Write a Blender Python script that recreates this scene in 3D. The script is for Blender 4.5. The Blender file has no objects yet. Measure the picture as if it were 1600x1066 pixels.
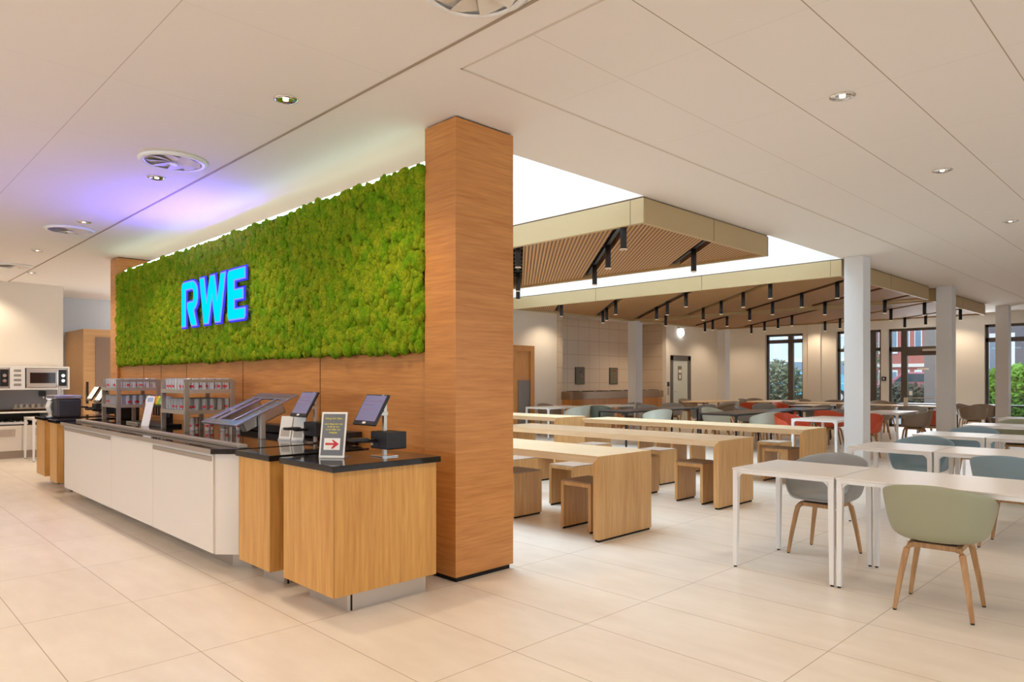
import bpy, math, random
from mathutils import Vector, Matrix
C = bpy.context.scene.collection
random.seed(7)
PI = math.pi
H = 3.217          # ceiling height
# ------------------------------------------------------------------ camera
cam_data = bpy.data.cameras.new('camera')
cam = bpy.data.objects.new('camera', cam_data); C.objects.link(cam)
cam.location = (0, 0, 1.40)
YAW = math.atan2(1111, 1092)
cam.rotation_euler = (PI/2, 0, YAW - PI/2)
cam_data.sensor_width = 36.0
cam_data.lens = 36.0*1092/1600
cam_data.shift_y = 60/1600
cam_data.clip_end = 300
bpy.context.scene.camera = cam
# ------------------------------------------------------------------ world
W = bpy.data.worlds.new('world'); bpy.context.scene.world = W
W.use_nodes = True
bg = W.node_tree.nodes['Background']
bg.inputs[0].default_value = (0.80, 0.90, 1.0, 1); bg.inputs[1].default_value = 2.2
vs = bpy.context.scene.view_settings
vs.view_transform = 'Standard'; vs.look = 'None'; vs.gamma = 1; vs.use_curve_mapping = False
vs.exposure = 0.27
bpy.context.scene.cycles.transparent_max_bounces = 32
WARM = (1.0, 0.80, 0.58)
P_DOWN, P_SPOT, P_SKY, P_WIN = 54.0, 13.0, 400.0, 150.0
def area_light(name, loc, sx, sy, power, col, rot=(0, 0, 0)):
    l = bpy.data.lights.new(name, 'AREA'); l.shape = 'RECTANGLE'; l.size = sx; l.size_y = sy
    l.energy = power; l.color = col
    o = bpy.data.objects.new(name, l); C.objects.link(o); o.location = loc; o.rotation_euler = rot
    return o
# daylight falling through the two skylight slots (the lit opal panes are what the camera sees)
area_light('skylight_daylight', (4.74, 7.55, 4.42), 2.0, 6.9, P_SKY, (0.72, 0.87, 1.0))
area_light('skylight_daylight', (9.70, 7.55, 4.42), 2.3, 6.9, P_SKY, (0.72, 0.87, 1.0))
# daylight of the tall windows in the right wall
area_light('window_daylight', (22.4, 5.5, 1.6), 9.0, 2.4, P_WIN, (0.86, 0.93, 1.0), (0, PI/2, 0)).data.cycles.use_multiple_importance_sampling = True

# added fill lights behind the camera; the glazed fronts there are invented
area_light('front_fill_light', (5.0, -5.9, 1.7), 18.0, 2.6, 30.0, (1.0, 0.95, 0.90), (PI/2, 0, 0))
area_light('side_fill_light', (-5.9, 5.0, 1.7), 2.6, 14.0, 62.0, (1.0, 0.95, 0.90), (0, -PI/2, 0))
area_light('passage_fill_light', (6.1, 16.9, 1.7), 2.2, 1.8, 120.0, (0.80, 0.90, 1.0), (0, PI/2, 0))  # added fill to brighten the passage; no window stands here

# ------------------------------------------------------------------ materials
def lin(c):
    return tuple(((v/255)/12.92 if v/255 <= .04045 else ((v/255+.055)/1.055)**2.4) for v in c)
def pmat(name, col, rough=.5, metal=0, emit=None, es=0, spec=None, alpha=None, trans=0, srgb=True):
    m = bpy.data.materials.new(name); m.use_nodes = True
    b = m.node_tree.nodes['Principled BSDF']
    c = lin(col) if srgb else col
    b.inputs['Base Color'].default_value = (*c, 1)
    b.inputs['Roughness'].default_value = rough; b.inputs['Metallic'].default_value = metal
    if spec is not None: b.inputs['Specular IOR Level'].default_value = spec
    if trans: b.inputs['Transmission Weight'].default_value = trans
    if emit is not None:
        b.inputs['Emission Color'].default_value = (*emit, 1); b.inputs['Emission Strength'].default_value = es
    return m
class NT:
    def __init__(s, m): s.t = m.node_tree; s.b = s.t.nodes['Principled BSDF']
    def n(s, typ, **kw):
        x = s.t.nodes.new(typ)
        for k, v in kw.items():
            if k == 'inp':
                for a, b in v.items(): x.inputs[a].default_value = b
            else: setattr(x, k, v)
        return x
    def l(s, a, b): s.t.links.new(a, b)
    def math(s, op, a, b=None):
        x = s.n('ShaderNodeMath', operation=op)
        for i, v in enumerate((a, b)):
            if v is None: continue
            if isinstance(v, (int, float)): x.inputs[i].default_value = v
            else: s.l(v, x.inputs[i])
        return x.outputs[0]
    def mixc(s, f, a, b):
        x = s.n('ShaderNodeMix', data_type='RGBA')
        if isinstance(f, (int, float)): x.inputs[0].default_value = f
        else: s.l(f, x.inputs[0])
        for i, v in ((6, a), (7, b)):
            if isinstance(v, tuple): x.inputs[i].default_value = (*v, 1) if len(v) == 3 else v
            else: s.l(v, x.inputs[i])
        return x.outputs[2]
def line_mask(N, coord, off, step, w):
    """1 on a joint line of width w repeating each step"""
    a = N.math('SUBTRACT', coord, off - step*100)
    f = N.math('MODULO', a, step)
    g = N.math('SUBTRACT', f, step/2)
    g = N.math('ABSOLUTE', g)
    return N.math('GREATER_THAN', g, step/2 - w/2)
def wood(name, c1, c2, axis='z', rough=.38, scale=1.0):
    m = pmat(name, c1, rough); N = NT(m)
    tc = N.n('ShaderNodeTexCoord'); mp = N.n('ShaderNodeMapping')
    N.l(tc.outputs['Object'], mp.inputs[0])
    s = {'x': (1.2, 22, 22), 'y': (22, 1.2, 22), 'z': (22, 22, 1.2), 'xy': (1.5, 1.5, 26)}[axis]
    mp.inputs['Scale'].default_value = tuple(v*scale for v in s)
    n1 = N.n('ShaderNodeTexNoise', inp={'Scale': 2.2, 'Detail': 5, 'Roughness': .62, 'Distortion': .35}); N.l(mp.outputs[0], n1.inputs[0])
    n2 = N.n('ShaderNodeTexNoise', inp={'Scale': .55, 'Detail': 2}); N.l(mp.outputs[0], n2.inputs[0])
    f = N.math('ADD', N.math('MULTIPLY', n1.outputs[0], .65), N.math('MULTIPLY', n2.outputs[0], .35))
    r = N.n('ShaderNodeMapRange', inp={1: .36, 2: .64}); N.l(f, r.inputs[0])
    N.l(N.mixc(r.outputs[0], lin(c1), lin(c2)), N.b.inputs['Base Color'])
    return m
M = {}
M['wood_wall'] = wood('oak_veneer_horizontal', (210, 144, 76), (184, 118, 56), 'xy')
M['wood_reg'] = wood('oak_veneer_vertical', (220, 166, 90), (196, 138, 66), 'z')
M['wood_bench'] = wood('pale_oak_bench', (218, 174, 118), (194, 146, 90), 'z')
M['wood_top'] = wood('pale_oak_top', (228, 202, 164), (214, 182, 140), 'y')
M['wood_leg'] = wood('oak_chair_leg', (198, 156, 108), (168, 122, 76), 'z', .45)
M['wood_dark'] = wood('orange_oak_counter', (214, 148, 74), (190, 122, 54), 'z')
M['seat_pad'] = pmat('stool_felt_pad', (172, 150, 132), .85)
M['granite'] = pmat('black_granite', (30, 24, 22), .06)
def _g():
    N = NT(M['granite']); tc = N.n('ShaderNodeTexCoord')
    n = N.n('ShaderNodeTexNoise', inp={'Scale': 320, 'Detail': 2}); N.l(tc.outputs['Object'], n.inputs[0])
    r = N.n('ShaderNodeMapRange', inp={1: .55, 2: .75}); N.l(n.outputs[0], r.inputs[0])
    N.l(N.mixc(r.outputs[0], lin((26, 21, 20)), lin((84, 72, 64))), N.b.inputs['Base Color'])
_g()
M['granite_edge'] = pmat('granite_edge', (52, 42, 38), .25)
M['steel'] = pmat('brushed_steel', (204, 196, 186), .3, .7)
M['steel_d'] = pmat('steel_strip', (178, 164, 150), .38, .5)
M['chrome'] = pmat('chrome', (225, 220, 215), .1, 1)
M['black'] = pmat('black_plastic', (26, 24, 25), .35)
M['matt_black'] = pmat('matt_black_metal', (30, 29, 32), .5)
M['dark'] = pmat('dark_shadow_gap', (18, 14, 12), .8)
M['white_lac'] = pmat('white_lacquer_front', (228, 218, 206), .35)
M['white_metal'] = pmat('white_powder_coat', (240, 238, 236), .35)
M['white_top'] = pmat('white_laminate', (232, 226, 220), .3)
M['black_top'] = pmat('dark_laminate', (74, 66, 66), .3)
M['paint'] = pmat('white_wall_paint', (234, 226, 214), .7)
M['col_paint'] = pmat('white_column_paint', (226, 224, 222), .6)
M['grey_paint'] = pmat('grey_wall_paint', (196, 200, 204), .7)
M['splash'] = pmat('grey_splashback', (182, 176, 174), .25)
M['frame'] = pmat('dark_window_frame', (88, 78, 70), .4)
M['doorleaf'] = pmat('pale_door_leaf', (214, 220, 212), .4)
M['brown_panel'] = pmat('taupe_panel', (150, 124, 106), .6)
M['red'] = pmat('red_print', (206, 34, 44), .5)
M['paper'] = pmat('white_paper', (242, 238, 230), .6)
M['slate'] = pmat('slate_grey_print', (112, 112, 116), .4)
M['yellow'] = pmat('yellow_print', (222, 208, 70), .5)
M['blue'] = pmat('blue_print', (70, 130, 190), .5)
M['violet_lit_steel'] = pmat('brushed_steel_top', (186, 184, 206), .22, .85)  # violet light reflected by the steel is put into its colour
M['fascia'] = pmat('champagne_metal_fascia', (190, 165, 122), .45, .25)
M['slat'] = pmat('bronze_slatted_panel', (190, 142, 88), .55, .15)
def _sl():
    N = NT(M['slat']); tc = N.n('ShaderNodeTexCoord'); sp = N.n('ShaderNodeSeparateXYZ'); N.l(tc.outputs['Object'], sp.inputs[0])
    d = N.math('SUBTRACT', sp.outputs[0], sp.outputs[1])
    k = line_mask(N, d, 0, .062, .030)
    N.l(N.mixc(k, lin((194, 146, 88)), lin((112, 72, 36))), N.b.inputs['Base Color'])
_sl()
def floor_mat():
    m = pmat('large_beige_stone_tiles', (226, 214, 198), .3); N = NT(m)
    tc = N.n('ShaderNodeTexCoord'); sp = N.n('ShaderNodeSeparateXYZ'); N.l(tc.outputs['Object'], sp.inputs[0])
    k = N.math('MAXIMUM', line_mask(N, sp.outputs[0], 2.53, .576, .0045), line_mask(N, sp.outputs[1], 2.555, 1.13, .0045))
    n1 = N.n('ShaderNodeTexNoise', inp={'Scale': 1.3, 'Detail': 5, 'Roughness': .6}); N.l(tc.outputs['Object'], n1.inputs[0])
    mp = N.n('ShaderNodeMapping'); mp.inputs['Scale'].default_value = (5, 1.2, 1); N.l(tc.outputs['Object'], mp.inputs[0])
    n2 = N.n('ShaderNodeTexNoise', inp={'Scale': 1.6, 'Detail': 3, 'Roughness': .5}); N.l(mp.outputs[0], n2.inputs[0])
    f = N.math('ADD', N.math('MULTIPLY', n1.outputs[0], .5), N.math('MULTIPLY', n2.outputs[0], .5))
    r = N.n('ShaderNodeMapRange', inp={1: .35, 2: .65}); N.l(f, r.inputs[0])
    c = N.mixc(r.outputs[0], lin((228, 216, 200)), lin((240, 230, 216)))
    c = N.mixc(k, c, lin((168, 148, 128)))
    N.l(c, N.b.inputs['Base Color'])
    return m
M['floor'] = floor_mat()
def ceil_mat():
    m = pmat('white_ceiling_boards', (236, 226, 212), .8); N = NT(m)
    tc = N.n('ShaderNodeTexCoord'); sp = N.n('ShaderNodeSeparateXYZ'); N.l(tc.outputs['Object'], sp.inputs[0])
    X, Y = sp.outputs[0], sp.outputs[1]
    right = N.math('MULTIPLY', N.math('GREATER_THAN', X, 2.655), N.math('LESS_THAN', Y, 3.12))
    a = N.math('MULTIPLY', line_mask(N, Y, 1.415, .5675, .007), N.math('LESS_THAN', Y, 2.2))
    b = N.math('MULTIPLY', line_mask(N, Y, 2.55, 30, .004), .6)
    c = N.math('MULTIPLY', line_mask(N, X, 3.43, 1.17, .003), .35)
    k1 = N.math('MULTIPLY', N.math('MAXIMUM', N.math('MAXIMUM', a, b), c), right)
    left = N.math('LESS_THAN', X, 2.42)
    d = line_mask(N, X, 1.22, 1.2, .005)
    e = N.math('MULTIPLY', line_mask(N, Y, 3.5, 1.2, .003), .3)
    k2 = N.math('MULTIPLY', N.math('MAXIMUM', N.math('MULTIPLY', d, .7), e), left)
    k = N.math('MAXIMUM', k1, k2)
    N.l(N.mixc(k, lin((238, 230, 222)), lin((178, 162, 144))), N.b.inputs['Base Color'])
    return m
M['ceiling'] = ceil_mat()
def tile_mat():
    m = pmat('beige_wall_tiles', (222, 202, 178), .35); N = NT(m)
    tc = N.n('ShaderNodeTexCoord'); sp = N.n('ShaderNodeSeparateXYZ'); N.l(tc.outputs['Object'], sp.inputs[0])
    k = N.math('MAXIMUM', line_mask(N, sp.outputs[0], .1, .5, .014), line_mask(N, sp.outputs[2], .04, .42, .014))
    N.l(N.mixc(k, lin((222, 204, 182)), lin((190, 166, 140))), N.b.inputs['Base Color'])
    return m
M['tile'] = tile_mat()
def moss_mat():
    m = pmat('reindeer_moss', (120, 140, 20), .9, spec=.1); N = NT(m)
    tc = N.n('ShaderNodeTexCoord')
    n1 = N.n('ShaderNodeTexNoise', inp={'Scale': 9, 'Detail': 3}); N.l(tc.outputs['Object'], n1.inputs[0])
    n2 = N.n('ShaderNodeTexNoise', inp={'Scale': 60, 'Detail': 3}); N.l(tc.outputs['Object'], n2.inputs[0])
    r1 = N.n('ShaderNodeMapRange', inp={1: .38, 2: .62}); N.l(n1.outputs[0], r1.inputs[0])
    r2 = N.n('ShaderNodeMapRange', inp={1: .35, 2: .65}); N.l(n2.outputs[0], r2.inputs[0])
    c = N.mixc(r1.outputs[0], lin((110, 152, 14)), lin((154, 164, 28)))
    c = N.mixc(N.math('MULTIPLY', r2.outputs[0], .6), c, lin((70, 96, 10)))
    N.l(c, N.b.inputs['Base Color'])
    bp = N.n('ShaderNodeBump', inp={'Strength': .6, 'Distance': .01}); N.l(n2.outputs[0], bp.inputs['Height']); N.l(bp.outputs[0], N.b.inputs['Normal'])
    return m
M['moss'] = moss_mat()
def thin_glass(name, tr=.8, tint=(.95, .98, 1), rough=.02, refl=1.0):
    m = bpy.data.materials.new(name); m.use_nodes = True; t = m.node_tree; t.nodes.clear()
    o = t.nodes.new('ShaderNodeOutputMaterial'); a = t.nodes.new('ShaderNodeBsdfTransparent'); g = t.nodes.new('ShaderNodeBsdfGlossy')
    d = t.nodes.new('ShaderNodeBsdfDiffuse'); d.inputs[0].default_value = (.97, .97, 1.0, 1)
    a.inputs[0].default_value = (*tint, 1); g.inputs['Roughness'].default_value = rough
    f = t.nodes.new('ShaderNodeFresnel'); f.inputs[0].default_value = 1.45
    mx = t.nodes.new('ShaderNodeMixShader'); mx2 = t.nodes.new('ShaderNodeMixShader'); mx2.inputs[0].default_value = 1-tr
    t.links.new(a.outputs[0], mx2.inputs[1]); t.links.new(d.outputs[0], mx2.inputs[2])
    t.links.new(f.outputs[0], mx.inputs[0]); t.links.new(mx2.outputs[0], mx.inputs[1]); t.links.new(g.outputs[0], mx.inputs[2])
    t.links.new(mx.outputs[0], o.inputs[0])
    return m
M['pane'] = thin_glass('window_glass', .98)
M['tumbler'] = thin_glass('drinking_glass', .66, (.99, .99, 1), .08)
def emis(name, col, s):
    m = bpy.data.materials.new(name); m.use_nodes = True; t = m.node_tree; t.nodes.clear()
    o = t.nodes.new('ShaderNodeOutputMaterial'); e = t.nodes.new('ShaderNodeEmission')
    e.inputs[0].default_value = (*col, 1); e.inputs[1].default_value = s; t.links.new(e.outputs[0], o.inputs[0]); return m
M['led_face'] = emis('cyan_lit_acrylic', (0.0, .62, 1.0), 1.1)
M['led_edge'] = emis('lavender_lit_edge', (.30, .36, 1.0), .8)
M['led_halo'] = emis('blue_halo_light', (.05, .045, 1.0), 1.0)
M['led_strip'] = emis('cool_led_strip', (.66, 1.0, .88), 5)
M['lamp_lens'] = emis('warm_lamp_lens', (1, .86, .66), 3.5)
M['lamp_dim'] = emis('warm_lens_dim', (1, .75, .5), .8)
M['white_lens'] = emis('white_emergency_lens', (.85, .95, 1), 6)
M['screen'] = pmat('tablet_screen', (96, 92, 120), .15, emit=(.25, .24, .36), es=.3)
M['screen_glare'] = pmat('tablet_screen_glare', (225, 222, 215), .2, emit=(.8, .78, .72), es=.5)  # white reflection on the far screens, put into colour and glow
M['screen_line'] = pmat('tablet_screen_text', (150, 84, 120), .3)
def shellmat(n, c): return pmat(n, c, .42)
M['sh_green'] = shellmat('dusty_green_shell', (160, 160, 132))
M['sh_grey'] = shellmat('concrete_grey_shell', (160, 160, 158))
M['sh_blue'] = shellmat('dusty_blue_shell', (132, 154, 164))
M['sh_pale'] = shellmat('pale_grey_green_shell', (200, 208, 198))
M['sh_red'] = shellmat('rust_red_shell', (206, 84, 50))
M['sh_brown'] = shellmat('taupe_shell', (150, 134, 118))
M['sh_dark'] = shellmat('dark_green_shell', (112, 124, 114))

# ------------------------------------------------------------------ mesh helpers
class MB:
    def __init__(s): s.v = []; s.f = []; s.m = []
    def add(s, vs, fs, mi=0):
        o = len(s.v); s.v += [tuple(v) for v in vs]; s.f += [tuple(i+o for i in f) for f in fs]; s.m += [mi]*len(fs); return s
    def box(s, x0, x1, y0, y1, z0, z1, mi=0):
        v = [(x0, y0, z0), (x1, y0, z0), (x1, y1, z0), (x0, y1, z0), (x0, y0, z1), (x1, y0, z1), (x1, y1, z1), (x0, y1, z1)]
        return s.add(v, [(0, 3, 2, 1), (4, 5, 6, 7), (0, 1, 5, 4), (1, 2, 6, 5), (2, 3, 7, 6), (3, 0, 4, 7)], mi)
    def prism(s, poly, z0, z1, mi=0):
        n = len(poly); v = [(x, y, z0) for x, y in poly] + [(x, y, z1) for x, y in poly]
        return s.add(v, [tuple(range(n))[::-1], tuple(range(n, 2*n))] + [(i, (i+1) % n, n+(i+1) % n, n+i) for i in range(n)], mi)
    def lathe(s, prof, cx=0, cy=0, n=20, mi=0, cap0=True, cap1=True):
        v = []; f = []
        for r, z in prof:
            for k in range(n): a = 2*PI*k/n; v.append((cx+r*math.cos(a), cy+r*math.sin(a), z))
        for i in range(len(prof)-1):
            for k in range(n): f.append((i*n+k, i*n+(k+1) % n, (i+1)*n+(k+1) % n, (i+1)*n+k))
        if cap0: f.append(tuple(range(n))[::-1])
        if cap1: f.append(tuple(range((len(prof)-1)*n, len(prof)*n)))
        return s.add(v, f, mi)
    def tube(s, pts, r, n=10, mi=0, rs=None, flat=None):
        """round (or flat = (w,h) rectangular) bar through pts"""
        pts = [Vector(p) for p in pts]; rings = []; v = []
        for i, p in enumerate(pts):
            d = (pts[min(i+1, len(pts)-1)] - pts[max(i-1, 0)]).normalized()
            ref = Vector((0, 0, 1)) if abs(d.z) < .9 else Vector((1, 0, 0))
            u = d.cross(ref).normalized(); w = d.cross(u).normalized(); rr = rs[i] if rs else r
            for k in range(n): a = 2*PI*k/n + PI/n; v.append(p + u*math.cos(a)*rr + w*math.sin(a)*rr)
        f = []
        for i in range(len(pts)-1):
            for k in range(n): f.append((i*n+k, i*n+(k+1) % n, (i+1)*n+(k+1) % n, (i+1)*n+k))
        f.append(tuple(range(n))[::-1]); f.append(tuple(range((len(pts)-1)*n, len(pts)*n)))
        return s.add(v, f, mi)
    def xf(s, mat):
        s.v = [tuple(mat @ Vector(v)) for v in s.v]; return s
    def mesh(s, name, mats, smooth=False):
        me = bpy.data.meshes.new(name); me.from_pydata(s.v, [], s.f)
        for m in (mats if isinstance(mats, (list, tuple)) else [mats]): me.materials.append(M[m] if isinstance(m, str) else m)
        me.polygons.foreach_set('material_index', s.m)
        if smooth: me.polygons.foreach_set('use_smooth', [True]*len(me.polygons))
        me.update(); return me
def obj(name, mb, mats, parent=None, bevel=0, smooth=False, loc=None):
    me = mb.mesh(name, mats, smooth); o = bpy.data.objects.new(name, me); C.objects.link(o)
    if parent: o.parent = parent
    if loc: o.location = loc
    if bevel:
        b = o.modifiers.new('bevel', 'BEVEL'); b.width = bevel; b.segments = 2; b.limit_method = 'ANGLE'
    return o
def tag(o, label, cat, group=None):
    o['label'] = label; o['category'] = cat
    if group: o['group'] = group
    return o
def thing(name, label, cat, loc=(0, 0, 0), rz=0, group=None):
    o = bpy.data.objects.new(name, None); C.objects.link(o); o.empty_display_size = .1
    o.location = loc; o.rotation_euler = (0, 0, rz); return tag(o, label, cat, group)
def struct(name, mb, mats, parent=None, bevel=0):
    o = obj(name, mb, mats, parent, bevel)
    if not parent: o['kind'] = 'structure'
    return o
def dup(root, loc, rz, label=None, group=None):
    r = root.copy(); C.objects.link(r); r.location = loc; r.rotation_euler = (0, 0, rz)
    if label: r['label'] = label
    if group: r['group'] = group
    for ch in list(root.children):
        c = ch.copy(); C.objects.link(c); c.parent = r
        for g in list(ch.children):
            d = g.copy(); C.objects.link(d); d.parent = c
    return r
def spot(name, parent, loc, power, ang, col=WARM, blend=.6, size=.05, aim=None):
    l = bpy.data.lights.new(name, 'SPOT'); l.energy = power; l.spot_size = math.radians(ang); l.spot_blend = blend
    l.color = col; l.shadow_soft_size = size
    o = bpy.data.objects.new(name, l); C.objects.link(o); o.location = loc
    if parent: o.parent = parent
    if aim: o.rotation_euler = aim
    return o

# ================================================================== ROOM SHELL
X0, X1, Y0, Y1 = -6.0, 22.6, -6.0, 12.6
struct('floor', MB().box(X0, X1+.3, Y0, 18.2, -.12, 0), 'floor')
S1 = (3.70, 5.78); S2 = (8.49, 10.90); SY = (4.02, 11.07)
cm = MB()
T = H+.25
cm.box(X0, X1, Y0, SY[0], H, T); cm.box(X0, 6.2, SY[1], 18.0, H, T); cm.box(6.2, X1, SY[1], 13.9, H, T)
cm.box(X0, S1[0], SY[0], SY[1], H, T); cm.box(S1[1], S2[0], SY[0], SY[1], H, T); cm.box(S2[1], X1, SY[0], SY[1], H, T)
ceil = struct('ceiling', cm, 'ceiling')
# narrow recessed joints in the ceiling
tm = MB(); tm.box(2.415, 2.435, Y0, 15.8, H-.004, H+.0); struct('trim_1', tm, pmat('ceiling_joint_profile', (168, 150, 130), .7))
tm = MB(); tm.box(2.645, 2.66, Y0, 3.12, H-.003, H); tm.box(2.645, X1, 3.11, 3.125, H-.003, H); struct('trim_2', tm, pmat('ceiling_board_border', (212, 198, 182), .7))
# skylight wells
upst = pmat('white_skylight_upstand', (246, 249, 252), .6)
for i, (a, b) in enumerate((S1, S2)):
    w = MB(); w.box(a-.08, a, SY[0]-.08, SY[1]+.08, T, 4.5); w.box(b, b+.08, SY[0]-.08, SY[1]+.08, T, 4.5)
    w.box(a, b, SY[0]-.08, SY[0], T, 4.5); w.box(a, b, SY[1], SY[1]+.08, T, 4.5)
    struct('trim_%d' % (3+i), w, upst)
    wn = thing('window_%d' % (1+i), 'x', 'x', (0, 0, 0)); del wn['label']; del wn['category']; wn['kind'] = 'structure'
    g = MB(); g.box(a, b, SY[0], SY[1], 4.30, 4.31); obj('pane', g, 'pane', wn)
    fr = MB()
    n = 5
    for k in range(n+1):
        y = SY[0] + (SY[1]-SY[0])*k/n; fr.box(a, b, y-.03, y+.03, 4.22, 4.30)
    fr.box(a, a+.05, SY[0], SY[1], 4.22, 4.30); fr.box(b-.05, b, SY[0], SY[1], 4.22, 4.30)
    obj('window_frame', fr, 'white_metal', wn)
    lid = MB(); lid.box(a-.1, b+.1, SY[0]-.1, SY[1]+.1, 4.5, 4.52); struct('trim_%d' % (5+i), lid, upst)
# white wall joint line in the near skylight + opener rod
rod = thing('skylight_opener', 'thin dark opener rod with curved hook in the skylight beside the wooden pillar', 'rod', (4.9, 6.2, 4.15))
obj('rod', MB().tube([(-.9, .35, 0), (-.1, .04, 0)], .012, 6).tube([(.32, -.13, .0), (.9, -.36, .0)], .012, 6), 'matt_black', rod)
obj('hook', MB().tube([(.0+.15*math.cos(a), -.0+.15*math.sin(a), -.05) for a in [PI*.7+PI*1.1*k/12 for k in range(13)]], .012, 6), 'matt_black', rod)
obj('bracket', MB().box(-.92, -.88, .33, .37, 0, .16).box(.88, .92, -.38, -.34, 0, .16), 'white_metal', rod)

# walls out of frame (close the hall)
struct('wall_back', MB().box(X0-.2, X0, Y0, 18.2, 0, .4).box(X0-.2, X0, Y0, 18.2, 3.0, T).box(X0-.2, X0, Y0, -2.0, .4, 3.0).box(X0-.2, X0, 12.0, 18.2, .4, 3.0), 'paint')
struct('wall_near', MB().box(X0-.2, X1+.2, Y0-.2, Y0, 0, .4).box(X0-.2, X1+.2, Y0-.2, Y0, 3.0, T).box(X0-.2, -4.0, Y0-.2, Y0, .4, 3.0).box(14.0, X1+.2, Y0-.2, Y0, .4, 3.0), 'paint')
for wi, wide in ((7, True), (8, False)):  # glazed fronts invented to go with the added fill lights
    g_ = thing('window_%d' % wi, '', ''); del g_['label']; del g_['category']; g_['kind'] = 'structure'
    fr = MB()
    if wide:
        for k in range(13): fr.box(-4.0+1.5*k-.04, -4.0+1.5*k+.04, Y0-.14, Y0-.06, .4, 3.0)
        fr.box(-4, 14, Y0-.14, Y0-.06, .4, .48).box(-4, 14, Y0-.14, Y0-.06, 2.92, 3.0); pn = MB().box(-4, 14, Y0-.105, Y0-.095, .4, 3.0)
    else:
        for k in range(11): fr.box(X0-.14, X0-.06, -2.0+1.4*k-.04, -2.0+1.4*k+.04, .4, 3.0)
        fr.box(X0-.14, X0-.06, -2, 12, .4, .48).box(X0-.14, X0-.06, -2, 12, 2.92, 3.0); pn = MB().box(X0-.105, X0-.095, -2, 12, .4, 3.0)
    obj('window_frame', fr, 'frame', g_); obj('pane', pn, 'pane', g_)
# left end: kitchen wall and the passage behind it
struct('wall_kitchen', MB().box(X0, 3.31, 15.85, 16.0, 0, H), 'paint')
struct('wall_passage', MB().box(X0, 6.4, 18.0, 18.2, 0, T), 'grey_paint')
struct('wall_passage_side', MB().box(6.2, 6.4, 12.75, 18.0, 0, T), 'grey_paint')
# long far wall
NX0, NX1, NYB = 14.30, 19.37, 13.54
fw = MB(); fw.box(6.2, 12.86, Y1, Y1+.15, 0, H); fw.box(12.86, NX0, Y1-.0, Y1+.15, 0, H); fw.box(NX1, X1, Y1, Y1+.15, 0, H)
struct('wall_far', fw, 'paint')
nb = MB(); nb.box(NX0-.1, NX1+.1, NYB, NYB+.15, 0, H); nb.box(NX1, NX1+.1, Y1+.15, NYB, 0, H); nb.box(NX0-.1, NX0, Y1+.15, NYB, 0, H)
nb.box(NX0-.22, NX0, Y1-.012, Y1, 0, H)
struct('wall_niche', nb, 'tile')
# ---- window wall (x = 22.6)
WIN = [(9.55, 10.82), (7.20, 8.50), (5.55, 7.01), (2.6, 4.57)]     # y ranges
WZ = 2.90
ww = MB(); edges = [Y0] + [v for w in sorted(WIN) for v in w] + [13.8]
for i in range(0, len(edges), 2): ww.box(X1, X1+.3, edges[i], edges[i+1], 0, WZ)
ww.box(X1, X1+.3, Y0, 13.8, WZ, T)
ww.box(X1-.10, X1, 8.95, 9.35, 0, H)
struct('wall_right', ww, 'paint')
def win(n, ya, yb, mull, trans, low=None, door=False):
    w = thing('window_%d' % n, '', ''); del w['label']; del w['category']; w['kind'] = 'structure'
    x = X1+.12; f = MB(); t = .07
    f.box(x, x+.08, ya, ya+t, 0, WZ); f.box(x, x+.08, yb-t, yb, 0, WZ); f.box(x, x+.08, ya, yb, WZ-t, WZ); f.box(x, x+.08, ya, yb, 0, t)
    for m_, wd in mull: f.box(x-.01, x+.09, m_-wd/2, m_+wd/2, 0, WZ)
    for z, z1, a, b in trans: f.box(x, x+.08, a, b, z, z1)
    obj('window_frame', f, 'frame', w, .004)
    obj('pane', MB().box(x+.035, x+.045, ya, yb, 0, WZ), 'pane', w)
    return w
def zz(v, d): return 1.4-(v-593)*d/1092
win(3, *WIN[0], [(10.0, .17)], [(2.60, 2.72, 9.55, 10.82), (.55, .66, 9.55, 10.82), (.0, .2, 9.55, 10.82)])
win(4, *WIN[1], [(7.45, .16)], [(2.26, 2.36, 7.2, 8.5)])
w5 = win(5, *WIN[2], [(6.60, .16)], [(2.22, 2.36, 5.55, 7.01), (2.1, 2.22, 5.55, 6.52)])
obj('push_bar', MB().tube([(X1+.06, 5.62, 1.0-.14), (X1+.06, 6.45, .86)], .014, 8), 'steel', w5)
obj('door_closer', MB().box(X1+.05, X1+.12, 5.6, 6.1, 2.22, 2.28), 'steel', w5)
obj('window_sticker', MB().box(X1+.10, X1+.115, 5.95, 6.25, 1.68, 1.73), 'paper', w5)
obj('window_sticker', MB().box(X1+.10, X1+.115, 6.38, 6.46, .93, 1.06), 'paper', w5)
win(6, *WIN[3], [(2.62, .1)], [(2.42, 2.54, 2.6, 4.57), (.0, .35, 2.6, 4.57)])
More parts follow.
